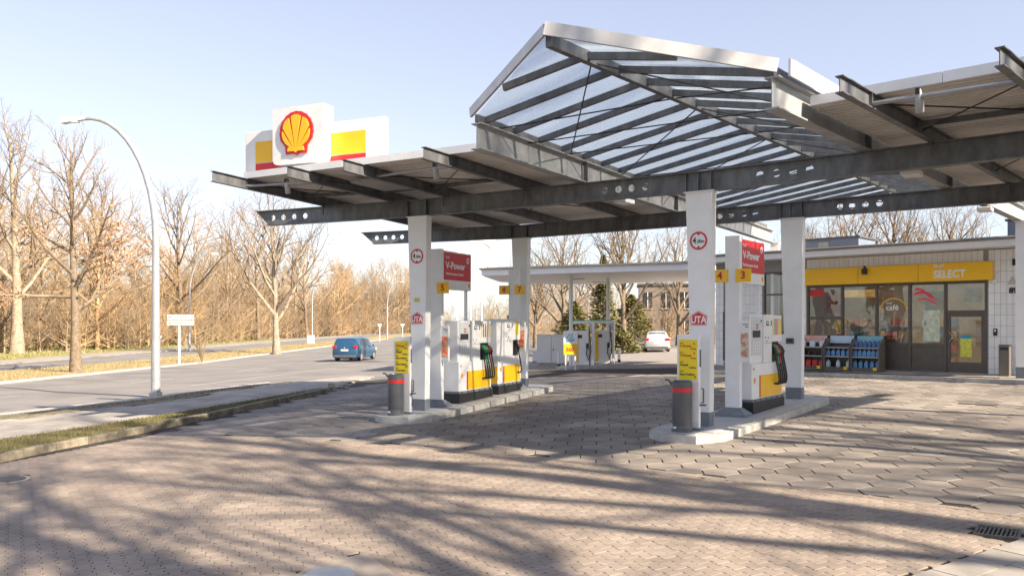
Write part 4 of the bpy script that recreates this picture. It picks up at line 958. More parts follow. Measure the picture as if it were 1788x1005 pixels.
# walkway in front of the shop with kerb
wk = [tuple(sw(x, y)[:2]) for x, y in ((-4.2, -1.0), (-3.6, -1.75), (0, -1.55), (4, -1.45), (7.0, -1.6), (11, -1.9), (11, .3), (-4.2, .3))]
walk_ = sheet('walkway', wk, .115, JOINT, .15)
kf = [Vector((*p, 0)) for p in wk[:6]]
for a, b in zip(walk(kf, .95), walk(kf, .95)[1:]):
    d = (b - a).normalized(); n = Vector((-d.y, d.x, 0)); L = (b - a).length
    pts = [tuple((a + d * s + n * q)[:2]) for s, q in ((.004, -.06), (L - .004, -.06), (L - .004, .07), (.004, .07))]
    MB().slab(pts, -.04, .124, G).build('kerb_stone', CONC, walk_)
wme = MB().slab([(-.246, -.246), (.246, -.246), (.246, .246), (-.246, .246)], -.02, 0).mesh('paving_slab', SLABM)
for i in range(-8, 15):
    for j in range(3):
        p = sw(i * .5 + .25, -.28 - .5 * j + .02); q = sw(i * .5 + .25, -.28 - .5 * j - .27)
        if inside(q.x, q.y, wk) and inside(p.x, p.y, wk):
            o = ob('paving_slab', wme, walk_, (p.x, p.y, G(p.x, p.y) + .121)); o.rotation_mode = 'QUATERNION'; o.rotation_quaternion = TILT @ Matrix.Rotation(R(SAN), 3, 'Z').to_quaternion()
# display racks with bottles
RACKM = mat('rack_brown', (.125, .105, .09), .45, .1, 5)
JUG = mat('jug_blue', (.10, .27, .55), .35, .15, 12); JUGD = mat('jug_navy', (.06, .13, .32), .35, .15, 12); JUGW = mat('jug_white', (.55, .65, .75), .35, .1, 9); CAN = mat('can_red', (.55, .03, .04), .35, .2, 9); BOT = mat('bottle_dark', (.05, .035, .03), .3, .3, 9)
jug_me = {}
def jug(kind, m):
    key = kind + m.name
    if key not in jug_me:
        b = MB()
        if kind == 'jug': b.slab([(-.055, -.045), (.055, -.045), (.06, 0), (.055, .045), (-.055, .045), (-.06, 0)], 0, .17); b.slab([(-.035, -.03), (.035, -.03), (.035, .03), (-.035, .03)], .17, .20); b.lathe([(0, .2), (.02, .2), (.02, .235), (0, .235)], n=8)
        elif kind == 'can': b.box((0, 0, .09), (.16, .09, .18)); b.box((-.02, 0, .2), (.08, .025, .03)); b.lathe([(0, .18), (.02, .18), (.02, .21), (0, .21)], (.055, 0, 0), 8)
        else: b.lathe([(0, 0), (.035, 0), (.035, .12), (.014, .16), (.014, .2), (0, .2)], n=10)
        jug_me[key] = b.mesh({'jug': 'screenwash_jug', 'can': 'oil_canister', 'bottle': 'oil_bottle'}[kind], m)
    return jug_me[key]
RN = ('left', 'middle', 'right')
for k, (x0, x1) in enumerate(((.02, .86), (.885, 1.72), (1.745, 2.62))):
    cx_ = (x0 + x1) / 2; W = x1 - x0
    rk = thing('display_rack', 'brown outdoor display rack on the %s under the shop windows' % RN[k], 'rack', sw(cx_, -.50, .0), R(SAN), 'display racks outside the shop')
    for s in (-1, 1): MB().prism([(-.0, 0), (.52, 0), (.52, 1.02), (.30, 1.02), (.0, .72)], .03, Matrix(((0, 1, 0, s * (W / 2 - .016) - .015), (1, 0, 0, -.26), (0, 0, 1, 0), (0, 0, 0, 1)))).build('side_panel', RACKM, rk)
    MB().box((0, .24, .5), (W - .07, .03, 1.0)).build('back_panel', RACKM, rk)
    for z, yf in ((.10, -.25), (.44, -.22), (.72, -.15)):
        MB().box((0, (yf + .22) / 2, z), (W - .07, .22 - yf, .02)).build('shelf_board', RACKM, rk); MB().box((0, yf - .005, z + .01), (W - .07, .008, .035)).build('shelf_lip', STEELL if z > .2 else RACKM, rk)
    MB().box((0, -.245, .045), (W - .07, .02, .085)).build('toe_board', RACKM, rk)
    hdm = (mat('header_red', (.5, .16, .12), .4, .4, 12, c2=(.6, .5, .45)), mat('header_sky', (.25, .42, .58), .4, .3, 9, c2=(.55, .6, .65)), mat('header_teal', (.10, .32, .42), .4, .3, 9, c2=(.3, .45, .5)))[k]
    hd = MB().box((0, -.02, 1.0), (W - .08, .02, .24), M=Matrix.Rotation(R(-12), 4, 'X')).build('header_poster', hdm, rk); MB().box((0, .03, 1.0), (W, .04, .27), M=Matrix.Rotation(R(-12), 4, 'X')).build('header_case', BLACK, rk)
    MB().box((W / 2 - .13, -.262, .10), (.11, .006, .09)).build('price_tag', YEL2, rk)
    rows = ((.11, -.1, 'can', CAN, 4), (.45, -.08, 'bottle', BOT, 4), (.73, -.04, 'can', JUGW, 3)) if k == 0 else ((.11, -.1, 'jug', JUGW, 3), (.45, -.08, 'jug', JUG, 5)) if k == 1 else ((.11, -.1, 'jug', JUG, 5), (.45, -.08, 'jug', JUG, 6), (.73, -.02, 'jug', JUGD, 6))
    for z, y, kd, m, nn in rows:
        shelf = {.11: 'bottom', .45: 'middle', .73: 'top'}[z]; col_ = {'can_red': 'red', 'bottle_dark': 'dark', 'jug_white': 'white', 'jug_blue': 'blue', 'jug_navy': 'navy'}[m.name]
        for i in range(nn):
            xx = cx_ - (W - .2) / 2 + (W - .2) * i / (nn - 1); me = jug(kd, m)
            o = ob(me.name.split('.')[0], me, None, sw(xx, -.50 + y, z + .005), (0, 0, R(SAN) + random.uniform(-.15, .15)))
            tag(o, '%s %s, %s on the %s shelf of the %s display rack' % (col_, {'jug': 'screenwash jug', 'can': 'oil canister', 'bottle': 'oil bottle'}[kd], ('first from left', 'second from left', 'third from left', 'fourth from left', 'fifth from left', 'sixth from left')[i], shelf, RN[k]), {'jug': 'jug', 'can': 'canister', 'bottle': 'bottle'}[kd], '%s goods, %s rack, %s shelf' % (col_, RN[k], shelf))
# ================================================================ old flat canopy beyond
fc = thing('flat_canopy', 'older flat white canopy on two slim posts beside the shop', 'canopy', (0, 0, 0))
fp = [(-1.3, 35.4), (2.5, 33.45), (6.4, 31.6), (7.2, 31.1), (9.8, 34.0), (12.5, 37), (9, 40.5), (2.5, 44.0), (-.6, 41)]
MB().slab(fp, 4.09, 4.34).build('roof_slab', WHITE, fc)
MB().slab([(x + (x - 5) * .02, y + (y - 37.5) * .02) for x, y in fp], 4.345, 4.42).build('roof_edge', mat('gutter_grey', (0, 0, 0)), fc)
for px in (997, 1062):
    c = yp(px, 560, 36.2 if px < 1000 else 37.6); x, y = c.x, c.y; MB().tube([(x, y, G(x, y) + .1), (x, y, 4.09)], .085, 14).build('post', WHITE, fc, smooth=40)
for px, py in ((1012, 484), (1052, 490)): p = zp(px, py, 4.06); MB().box((p.x, p.y + 1.5, 4.06), (.7, .2, .05)).build('ceiling_light', WHITE2, fc)
ISF = [(1.75, 35.2), (2.05, 34.85), (2.75, 34.8), (5.0, 36.9), (5.0, 37.5), (4.5, 37.7), (1.9, 35.6)]
t = MB().slab([(1.85, 35.15), (2.2, 34.75), (2.85, 34.75), (5.4, 37.2), (5.3, 37.8), (4.6, 37.9), (2.0, 35.8)], -.06, .12, G).build('far_island', ISLM); tag(t, 'low concrete island under the older flat canopy', 'island')
def gas_unit(px, Y, lab, w):
    x = (px - CX) / F * Y; t = thing('gas_dispenser', lab, 'dispenser', (x, Y, G(x, Y) + .118), R(-12), 'white dispensers with green tops')
    MB().box((0, 0, .75), (w, .5, 1.5), bev=.03).build('cabinet', WHITE, t); MB().box((-w * .32, -.255, .78), (w * .2, .008, 1.3)).build('yellow_panel', YEL, t)
    pts = [(-w / 2 - .1, 1.86), (-w / 2, 1.92), (w / 2 + .1, 1.92), (w / 2 + .2, 1.86), (w / 2 + .2, 1.80), (-w / 2 - .1, 1.80)]
    MB().prism(pts, .5, Matrix.Translation((0, -.25, 0))).build('hood', WHITE, t); MB().prism([(-w / 2 - .1, 1.925), (w / 2 + .1, 1.925), (w / 2 + .1, 1.96), (-w / 2 - .1, 1.96)], .52, Matrix.Translation((0, -.26, 0))).build('green_edge', mat('green_trim', (.02, .42, .20), .4), t)
    MB().prism([(w / 2 + .08, 0), (w / 2 + .16, 0), (w / 2 + .2, 1.80), (w / 2 + .12, 1.80)], .5, Matrix.Translation((0, -.25, 0))).build('side_fin', WHITE, t); MB().prism([(w / 2 - .02, 1.5), (w / 2 + .1, 1.5), (w / 2 + .1, 1.80), (w / 2 - .02, 1.80)], .4, Matrix.Translation((0, -.2, 0))).build('head_link', PANELG, t)
    MB().box((-.08, -.258, 1.25), (.18, .01, .14)).build('display', GRAPH, t)
    MB().tube([(w / 2 + .0, -.28, 1.7), (w / 2 + .05, -.34, 1.2), (w / 2 + .1, -.36, .6), (w / 2, -.34, .25), (w / 2 - .1, -.3, .5), (w / 2 - .08, -.27, .8)], .022, 7).build('hose', BLACK, t, smooth=50); MB().box((w / 2 - .06, -.3, .85), (.1, .1, .22), bev=.02).build('nozzle', BLACK, t)
    MB().box((0, 0, -.0), (w * 1.05, .5, .06)).build('plinth', DGREY, t)
gas_unit(1017, 35.9, 'white gas dispenser with green top and yellow front nearest the entrance', .62); gas_unit(1052, 37.0, 'white gas dispenser with green top and red handle behind the first', .7)
for i, (px, py, lb) in enumerate(((976, 640, 'white post with dark foot left of the far island'), (1003, 644, 'white post with dark foot in front of the nearer gas dispenser'), (1031, 641, 'white post with dark foot between the two gas dispensers'), (1058, 637, 'white post with dark foot at the right gas dispenser'), (1081, 632, 'white post with dark foot rightmost at the far island'))):
    c = gp(px, py); t = thing('bollard', lb, 'bollard', c, 0, 'white bollards at the far island'); MB().lathe([(0, .14), (.075, .14), (.075, .68), (.06, .7), (0, .7)], n=14).build('post', WHITE, t, smooth=40); MB().lathe([(0, 0), (.078, 0), (.078, .14), (0, .14)], n=14).build('foot', BLACK, t, smooth=40)
c = gp(991, 638, .1); t = thing('gas_price_board', 'white board with blue leaf sign and yellow 360 panel on the far island', 'sign', (c.x, 34.6, G(c.x, 34.6)), R(-4)); c.y = 34.6
MB().box((0, 0, 1.12), (.58, .06, 1.0), bev=.01).build('board', WHITE, t); MB().box((0, -.034, .86), (.56, .006, .44)).build('yellow_panel', YEL, t); text('board_lettering', '360', .22, REDTX, t, (-.03, -.04, .84), 0, bold=.006)
for k in (-.2, .2): MB().box((k, 0, .32), (.05, .04, .66)).build('leg', WHITE, t)
MB().tube([(-.18, -.036, 1.28), (-.05, -.036, 1.46), (.1, -.036, 1.5), (.0, -.036, 1.3), (-.12, -.036, 1.2), (-.18, -.036, 1.28)], .016, 6).build('leaf_mark', BLUE, t); MB().tube([(.02, -.036, 1.2), (.12, -.036, 1.34), (.18, -.036, 1.26), (.06, -.036, 1.2), (-.2, -.036, 1.17)], .016, 6).build('leaf_mark', BLUE, t)
for px, Y, w, h, lb in ((964, 41, 1.45, 1.35, 'large white utility cabinet left of the far island'), (936, 44, .3, .5, 'small white meter box beside the utility cabinet')):
    x = (px - CX) / F * Y; t = thing('utility_cabinet', lb, 'cabinet', (x, Y, G(x, Y) - .02), R(-10)); MB().box((0, 0, .1 + h / 2), (w, .6, h), bev=.02).build('cabinet_body', WHITE, t); MB().box((0, 0, .05), (w * .94, .54, .1)).build('cabinet_plinth', CONC, t); MB().box((0, 0, h + .12), (w + .06, .66, .04)).build('cabinet_lid', FASC, t)
    if w > 1:
        MB().box((0, -.302, .1 + h / 2), (.012, .006, h * .92)).build('door_gap', GRAPH, t); MB().box((.1, -.305, .75), (.03, .02, .12)).build('door_handle', GRAPH, t)
# ================================================================ trees
BARKD = mat('bark_dark', (.19, .145, .10), .9, .25, 6, bump=.5, bscale=25, c2=(.11, .085, .06)); BARKP = mat('bark_pale', (.30, .25, .19), .9, .2, 4, bump=.4, bscale=20, c2=(.18, .145, .105))
TWIG = mat('twigs', (.235, .175, .118), .9, .2, 1.0, c2=(.17, .125, .085), rnd=.15); TWIGY = mat('thicket_twigs', (.46, .31, .165), .9, .2, .25, c2=(.34, .22, .12), rnd=.25)
LEAFB = mat('dry_oak_leaves', (.38, .225, .13), .8, .25, 2, c2=(.29, .16, .09), rnd=.3)
def bare_tree(seed, H, r, first=.28, nl=13, sub=(7, 6, 4), spread=1.0, up=.45, leaves=0, minr=.008, lean=0.0, segs=(7, 5, 4, 3, 2), tl=.93, lf=.42):
    rg = random.Random(seed); T, C, Lf = MB(), MB(), []
    def grow(p, d, L, r0, lev, mb):
        n = segs[lev]; sides = (9, 6, 4, 3, 3)[lev]; pts = [p.copy()]; rs = [r0]; q = p.copy(); e = d.copy(); dirs = [e.copy()]
        for k in range(n):
            j = (.05, .16, .22, .28, .3)[lev]
            e = (e + Vector((rg.uniform(-j, j), rg.uniform(-j, j), rg.uniform(-j, j) + (.0, .07, .08, .05, .03)[lev]))).normalized()
            q = q + e * (L / n); pts.append(q.copy()); rs.append(max(minr * .6, r0 * (1 - .86 * (k + 1) / n) if lev else r0 * (1 - .8 * (k + 1) / n))); dirs.append(e.copy())
        if lev == 0: rs[0] *= 1.35
        mb.tube(pts, rs, sides, cap=False)
        return pts, rs, dirs
    def spawn(pts, rs, dirs, L, lev):
        cnt = nl if lev == 0 else sub[lev - 1]
        for k in range(cnt):
            f = (first + (1 - first) * (k + rg.random() * .7) / cnt) if lev == 0 else (.18 + .8 * (k + rg.random()) / cnt)
            f = min(f, .985); x = f * (len(pts) - 1); i = int(x); t = x - i; p = pts[i].lerp(pts[i + 1], t); d = dirs[i + 1]
            a = rg.random() * 6.283 if lev else (k * 2.4 + rg.random() * .6); o = d.orthogonal().normalized(); o.rotate(Matrix.Rotation(a, 3, d))
            th = rg.uniform(.65, 1.05) * spread if lev == 0 else rg.uniform(.45, .95)
            if lev == 0: th *= lerp(1.15, .5, (f - first) / (1 - first))
            nd = (d * math.cos(th) + o * math.sin(th)); nd.z += up * (.35 if lev == 0 else .12); nd.normalize()
            ln = (H * lf * (1.15 - .75 * (f - first) / (1 - first)) if lev == 0 else L * rg.uniform(.34, .60) * (1.1 - .45 * f)); rr = max(minr, min((rs[i] * .62), ln * .02 + .006))
            if lev < len(sub):
                pp, r2, dd = grow(p, nd, ln, rr, lev + 1, C if lev >= 1 else T); spawn(pp, r2, dd, ln, lev + 1)
                if leaves and lev + 1 >= 3: Lf.extend((v.copy(), lev) for v in pp[1:])
    p0 = Vector((0, 0, -.05)); pts, rs, dirs = grow(p0, Vector((lean, 0, 1)).normalized(), H * tl, r, 0, T); spawn(pts, rs, dirs, H, 0)
    lm = None
    if leaves and Lf:
        lm = MB(); lm.rn = []
        for _ in range(leaves):
            v, _l = rg.choice(Lf)
            if v.z > H * (.35 + .35 * rg.random()): continue
            s = rg.uniform(.05, .105); a, b = Vector((rg.uniform(-1, 1), rg.uniform(-1, 1), rg.uniform(-1, 1))).normalized(), Vector((rg.uniform(-1, 1), rg.uniform(-1, 1), rg.uniform(-1, 1))).normalized()
            c = v + Vector((rg.uniform(-.12, .12), rg.uniform(-.12, .12), rg.uniform(-.15, .05))); b = (b - a * b.dot(a)).normalized()
            lm.add([c - a * s, c - b * s * .5, c + a * s, c + b * s * .5], [(0, 1, 2, 3)]); lm.rn.append(rg.random())
    return T, C, lm
PROTO = {}
def proto(key, **kw):
    if key not in PROTO:
        bk = kw.pop('bark', BARKD); tm = kw.pop('twig', TWIG); T, C, Lf = bare_tree(**kw)
        PROTO[key] = (T.mesh('trunk', bk, 60), C.mesh('crown', tm), Lf.mesh('dry_leaves', LEAFB) if Lf else None)
    return PROTO[key]
def tree(key, pos, lab, rz=0, sc=1.0, name='bare_tree', group=None, cat='tree', **kw):
    a, b, c = proto(key, **kw); t = thing(name, lab, cat, pos, rz, group); t.scale = (sc, sc, sc)
    ob('trunk', a, t); ob('crown', b, t)
    if c: ob('dry_leaves', c, t)
    return t
def gtree(key, px, py, lab, **kw): return tree(key, gp(px, py), lab, **kw)
gtree('oak', 133, 650, 'young oak with dry brown leaves on the median left of the lamp', name='oak_tree', seed=3, H=12.2, r=.25, first=.28, nl=18, sub=(8, 6, 4), spread=1.32, up=.08, leaves=20000)
gtree('pale', 30, 617, 'tall bare tree with thick pale trunk at the left edge', seed=11, H=20, r=.5, first=.26, nl=15, sub=(8, 7, 5), spread=1.1, up=.25, bark=BARKP, minr=.012)
gtree('med', 483, 617, 'bare tree with a round crown on the median behind the blue car', seed=21, H=17.2, r=.3, first=.2, nl=17, sub=(8, 7, 5), spread=1.0, up=.35, tl=.70, lf=.50, minr=.009, bark=BARKP)
big = dict(seed=31, H=22.5, r=.36, first=.25, nl=16, sub=(8, 7, 5), spread=1.05, up=.3, tl=.72, lf=.46, minr=.011)
tall = dict(seed=41, H=23, r=.34, first=.35, nl=15, sub=(8, 7, 5), spread=.95, up=.4, tl=.76, lf=.44, minr=.011)
for k, (x, y, key, s, lb) in enumerate(((-39.5, 100, 'big', 1.0, 'bare wood edge tree directly behind the white direction sign'), (-44, 88, 'tall', .92, 'slim bare tree at the wood edge between the lamp arm and the oak'), (-52, 78, 'big', 1.0, 'bare tree in the wood above the street lamp head'),
        (-38.5, 126, 'tall', .85, 'bare tree at the wood edge left of the canopy beam tip'), (-37, 150, 'big', .9, 'bare tree at the wood edge above the blue car'), (-62, 92, 'tall', 1.0, 'tall bare tree in the wood at the upper left corner'))):
    tree(key, onG(x, y), lb, rz=k * 1.3, sc=s, group='bare trees along the wood edge', **(big if key == 'big' else tall))
# woodland mass and thicket
import numpy as np
rg = random.Random(5)
def quads(mb): return np.array(mb.v, dtype=np.float32), np.array(mb.f, dtype=np.int32)
def base_tree(H, r, first, nl, sub, spread, up, minr, segs):
    T, C, _ = bare_tree(rg.randint(0, 10 ** 6), H, r, first=first, nl=nl, sub=sub, spread=spread, up=up, minr=minr, segs=segs, tl=.75, lf=.46); T.add(C.v, C.f); return quads(T)
def scatter(name, m, bases, places, lab, cat):
    vs, fs, rn, o = [], [], [], 0
    for x, y, s, a, b in places:
        v, f = bases[b]; c, q = math.cos(a) * s, math.sin(a) * s
        vs.append(np.stack([x + c * v[:, 0] - q * v[:, 1], y + q * v[:, 0] + c * v[:, 1], G(x, y) + s * v[:, 2]], 1)); fs.append(f + o); o += len(v)
        t = rg.random(); rn.append(np.full(len(f), t, dtype=np.float32))
    V, Fq, Rn = np.concatenate(vs), np.concatenate(fs), np.concatenate(rn); me = bpy.data.meshes.new(name); n = len(Fq)
    me.vertices.add(len(V)); me.vertices.foreach_set('co', V.astype(np.float32).ravel()); me.loops.add(4 * n); me.loops.foreach_set('vertex_index', Fq.astype(np.int32).ravel())
    me.polygons.add(n); me.polygons.foreach_set('loop_start', np.arange(0, 4 * n, 4, dtype=np.int32)); me.update(calc_edges=True)
    at = me.attributes.new('rnd', 'FLOAT', 'FACE'); at.data.foreach_set('value', Rn); me.materials.append(m)
    return tag(ob(name, me), lab, cat, None, 'stuff')
def gn_scatter(name, m, bases, places, lab, cat):
    """points carrying instances of a few base trees"""
    me = bpy.data.meshes.new(name); me.from_pydata([(x, y, G(x, y)) for x, y, *_ in places], [], [])
    for nm, tp, vals in (('idx', 'INT', [p[4] for p in places]), ('scl', 'FLOAT', [p[2] for p in places])): at = me.attributes.new(nm, tp, 'POINT'); at.data.foreach_set('value', vals)
    at = me.attributes.new('rot', 'FLOAT_VECTOR', 'POINT'); at.data.foreach_set('vector', [q for p in places for q in (0.0, 0.0, p[3])])
    o = ob(name, me); ng = bpy.data.node_groups.new(name + '_nodes', 'GeometryNodeTree')
    ng.interface.new_socket('Geometry', in_out='INPUT', socket_type='NodeSocketGeometry'); ng.interface.new_socket('Geometry', in_out='OUTPUT', socket_type='NodeSocketGeometry')
    N, Lk = ng.nodes, ng.links; gi, go = N.new('NodeGroupInput'), N.new('NodeGroupOutput'); ip = N.new('GeometryNodeInstanceOnPoints'); g2 = N.new('GeometryNodeGeometryToInstance')
    for bm_ in reversed(bases):
        oi = N.new('GeometryNodeObjectInfo'); bo = bpy.data.objects.new(name + '_source', bm_); oi.inputs['Object'].default_value = bo; oi.inputs['As Instance'].default_value = False; Lk.new(oi.outputs['Geometry'], g2.inputs[0])
    if len(bases) > 1:
        N.remove(g2); jn = N.new('GeometryNodeJoinGeometry')
        for oi in [q for q in N if q.bl_idname == 'GeometryNodeObjectInfo']:
            g = N.new('GeometryNodeGeometryToInstance'); Lk.new(oi.outputs['Geometry'], g.inputs[0]); Lk.new(g.outputs[0], jn.inputs[0])
        src = jn.outputs[0]
    else: src = g2.outputs[0]
    def attr(nm, tp): a = N.new('GeometryNodeInputNamedAttribute'); a.data_type = tp; a.inputs['Name'].default_value = nm; return a.outputs[0]
    Lk.new(gi.outputs[0], ip.inputs['Points']); Lk.new(src, ip.inputs['Instance']); ip.inputs['Pick Instance'].default_value = True
    Lk.new(attr('idx', 'INT'), ip.inputs['Instance Index']); Lk.new(attr('rot', 'FLOAT_VECTOR'), ip.inputs['Rotation']); Lk.new(attr('scl', 'FLOAT'), ip.inputs['Scale']); Lk.new(ip.outputs[0], go.inputs[0])
    md = o.modifiers.new('scatter', 'NODES'); md.node_group = ng
    return tag(o, lab, cat, None, 'stuff')
def base_mesh(m, *a):
    v, f = base_tree(*a); me = bpy.data.meshes.new('wood_source'); me.from_pydata(v.tolist(), [], f.tolist()); me.materials.append(m); return me
TWA, TWB = mat('wood_twigs_tan', (.34, .235, .13), .9, .2, .25, c2=(.25, .17, .092), rnd=.2), mat('wood_twigs_grey', (.265, .20, .135), .9, .2, .25, c2=(.19, .145, .10), rnd=.2)
wt = [base_mesh((TWA, TWB)[k % 2], 16.5, .2, .2, 13, (8, 7, 4), 1.2 - .1 * (k % 3), .12 + .1 * (k % 2), .013, (6, 5, 4, 2)) for k in range(5)]
pl = []
for k in range(105):
    y = rg.uniform(60, 235); x = -41.5 - rg.random() ** 1.4 * 36 - max(0, 80 - y) * .3 + max(0, y - 140) * .18
    pl.append((x, y, rg.uniform(.6, 1.35), rg.random() * 6.28, rg.randrange(5)))
for k in range(26): pl.append((rg.uniform(-40, 45), rg.uniform(215, 290), rg.uniform(.8, 1.15), rg.random() * 6.28, rg.randrange(5)))
gn_scatter('woodland', TWIGY, wt, pl, 'brown leafless woodland filling the background beyond the road', 'woodland')
sh = [base_mesh((TWA, TWB)[k % 2], 4.4, .045, .02, 15, (7, 5), 1.25, .15, .012, (4, 4, 3)) for k in range(4)]
us = [base_mesh((TWB, TWA)[k % 2], 8.5, .1, .1, 13, (7, 6, 4), 1.25, .15, .010, (5, 4, 3, 2)) for k in range(3)]
pl = []
for k in range(560):
    y = 66 + 190 * rg.random() ** 1.2; x = -38.6 - rg.random() ** 2 * 24 + max(0, y - 140) * .17
    if y < 84: x -= (84 - y) * .9
    pl.append((x, y, rg.uniform(.5, 1.6), rg.random() * 6.28, rg.randrange(4)))
for k in range(300):
    y = 62 + 190 * rg.random() ** 1.1; x = -40 - rg.random() * 30 + max(0, y - 140) * .17 - max(0, 80 - y) * .6; pl.append((x, y, rg.uniform(.6, 1.35), rg.random() * 6.28, 4 + rg.randrange(3)))
for k in range(50): pl.append((rg.uniform(-38, 40), rg.uniform(190, 230), rg.uniform(.7, 1.1), rg.random() * 6.28, 4 + rg.randrange(3)))
gn_scatter('thicket', TWIGY, sh + us, pl, 'dense tan undergrowth along the wood edge behind the road', 'undergrowth')
sb = thing('roadside_shrub', 'small leafless shrub on the median right of the white direction sign', 'shrub', onG(-20.9, 56))
m = MB(); m.rn = []
for k in range(16):
    a = rg.random() * 6.28; t = rg.uniform(.1, .5); h = rg.uniform(1.2, 3.0); m.tube([(0, 0, 0), (math.cos(a) * t * h * .4, math.sin(a) * t * h * .4, h * .5), (math.cos(a) * t * h, math.sin(a) * t * h, h)], [.03, .02, .006], 4, cap=False); m.rn += [.5] * 8
m.build('stems', TWIG, sb, fix=False)
# trees behind the station
rear = dict(seed=51, H=12.5, r=.26, first=.2, nl=16, sub=(8, 7, 5), spread=1.0, up=.45, tl=.7, lf=.5, minr=.009); rear2 = dict(seed=61, H=12.5, r=.24, first=.16, nl=14, sub=(8, 7, 5), spread=.9, up=.6, tl=.68, lf=.52, minr=.009)
for k, (px, Y, key, s, lb) in enumerate(((985, 58, 'rear2', .88, 'bare multi limbed tree behind the left end of the flat canopy'), (1088, 62, 'rear', 1.0, 'bare tree with upright limbs behind the flat canopy middle'), (1185, 70, 'rear2', .95, 'bare tree behind the white hatchback'), (935, 75, 'rear', .8, 'small bare tree left of the flat canopy'),
        (1480, 60, 'rear2', 1.02, 'bare tree behind the shop roof left of the roof box'), (1565, 66, 'rear', 1.12, 'bare tree behind the shop above the yellow sign'), (1650, 58, 'rear', .95, 'bare tree behind the shop above the sign lettering'), (1420, 75, 'rear', 1.0, 'bare tree seen between the rear columns'))):
    x = (px - CX) / F * Y; tree(key, onG(x, Y), lb, rz=k * 2.1, sc=s, group='bare trees behind the station', **(rear if key == 'rear' else rear2))
EVER = mat('evergreen_leaves', (.10, .11, .03), .7, .3, .8, c2=(.19, .155, .055), rnd=.4)
def conifer(x, y, H, w, lab, n=5500, name='conifer_tree'):
    t = thing(name, lab, 'tree' if name == 'conifer_tree' else 'bush', onG(x, y), 0); MB().tube([(0, 0, 0), (0, 0, H * .9)], [H * .018, .02], 7).build('trunk', BARKD, t); m = MB(); m.rn = []
    for _ in range(n):
        f = rg.random() ** .8; a = rg.random() * 6.283; R0 = w * (1 - f) ** .75 * (.7 + .5 * rg.random() * (1 + math.sin(a * 3 + f * 9)) * .5); r = R0 * rg.random() ** .45; c = Vector((r * math.cos(a), r * math.sin(a), H * (.03 + .97 * f) - r * .12)); s = rg.uniform(.07, .2)
        u = Vector((math.cos(a), math.sin(a), rg.uniform(-.5, .3))).normalized(); v = u.cross(Vector((rg.uniform(-1, 1), rg.uniform(-1, 1), 1))).normalized(); m.add([c - u * s, c + v * s * .4, c + u * s, c - v * s * .4], [(0, 1, 2, 3)]); m.rn.append(rg.random())
    m.build('crown', EVER, t, fix=False)
conifer(6.6, 60, 7.0, 1.6, 'pointed dark conifer rising above the flat canopy edge'); conifer(4.2, 56, 3.6, 2.4, 'broad evergreen bush left of the gas dispensers', 4500, 'evergreen_bush'); conifer(9.2, 64, 4.2, 3.0, 'broad dark evergreen bush behind the gas dispensers', 6000, 'evergreen_bush'); conifer(7.6, 57, 1.6, 1.5, 'low evergreen bush right of the gas dispensers', 2500, 'evergreen_bush')
gn_scatter('rear_thicket', TWIGY, sh, [(rg.uniform(-3, 44), rg.uniform(72, 105), rg.uniform(.4, 1.1), rg.random() * 6.28, rg.randrange(4)) for k in range(70)] + [(rg.uniform(12, 20), rg.uniform(70, 80), rg.uniform(.5, 1.2), rg.random() * 6.28, rg.randrange(4)) for k in range(16)], 'tan undergrowth behind the rear yard and shop', 'undergrowth')
# trees behind the viewpoint: only their shadows show on the paving
shade = dict(seed=71, H=15, r=.36, first=.30, nl=12, sub=(6, 5, 3), spread=1.0, up=.45, minr=.012); shade2 = dict(seed=81, H=15, r=.30, first=.25, nl=12, sub=(6, 5, 3), spread=1.0, up=.4, minr=.012)
for k, (x, y, key, s, lb) in enumerate(((19.1, -2.9, 'shade', 1.5, 'bare roadside tree right of the viewpoint shading the pavers'), (14.2, -5.8, 'shade', 1.45, 'bare tree behind the viewpoint shading the left foreground'), (9.8, -3.6, 'shade2', 1.25, 'bare tree just behind the viewpoint shading the lower left pavers'), (27.0, -2.0, 'shade2', 1.5, 'bare tree far right of the viewpoint shading the hexagon paving'), (12.3, -7.6, 'shade2', 1.45, 'bare tree behind the viewpoint shading the left pavers'))):
    tree(key, onG(x, y), lb, rz=k * 1.7, sc=s, group='bare trees beside the viewpoint', **(shade if key == 'shade' else shade2))
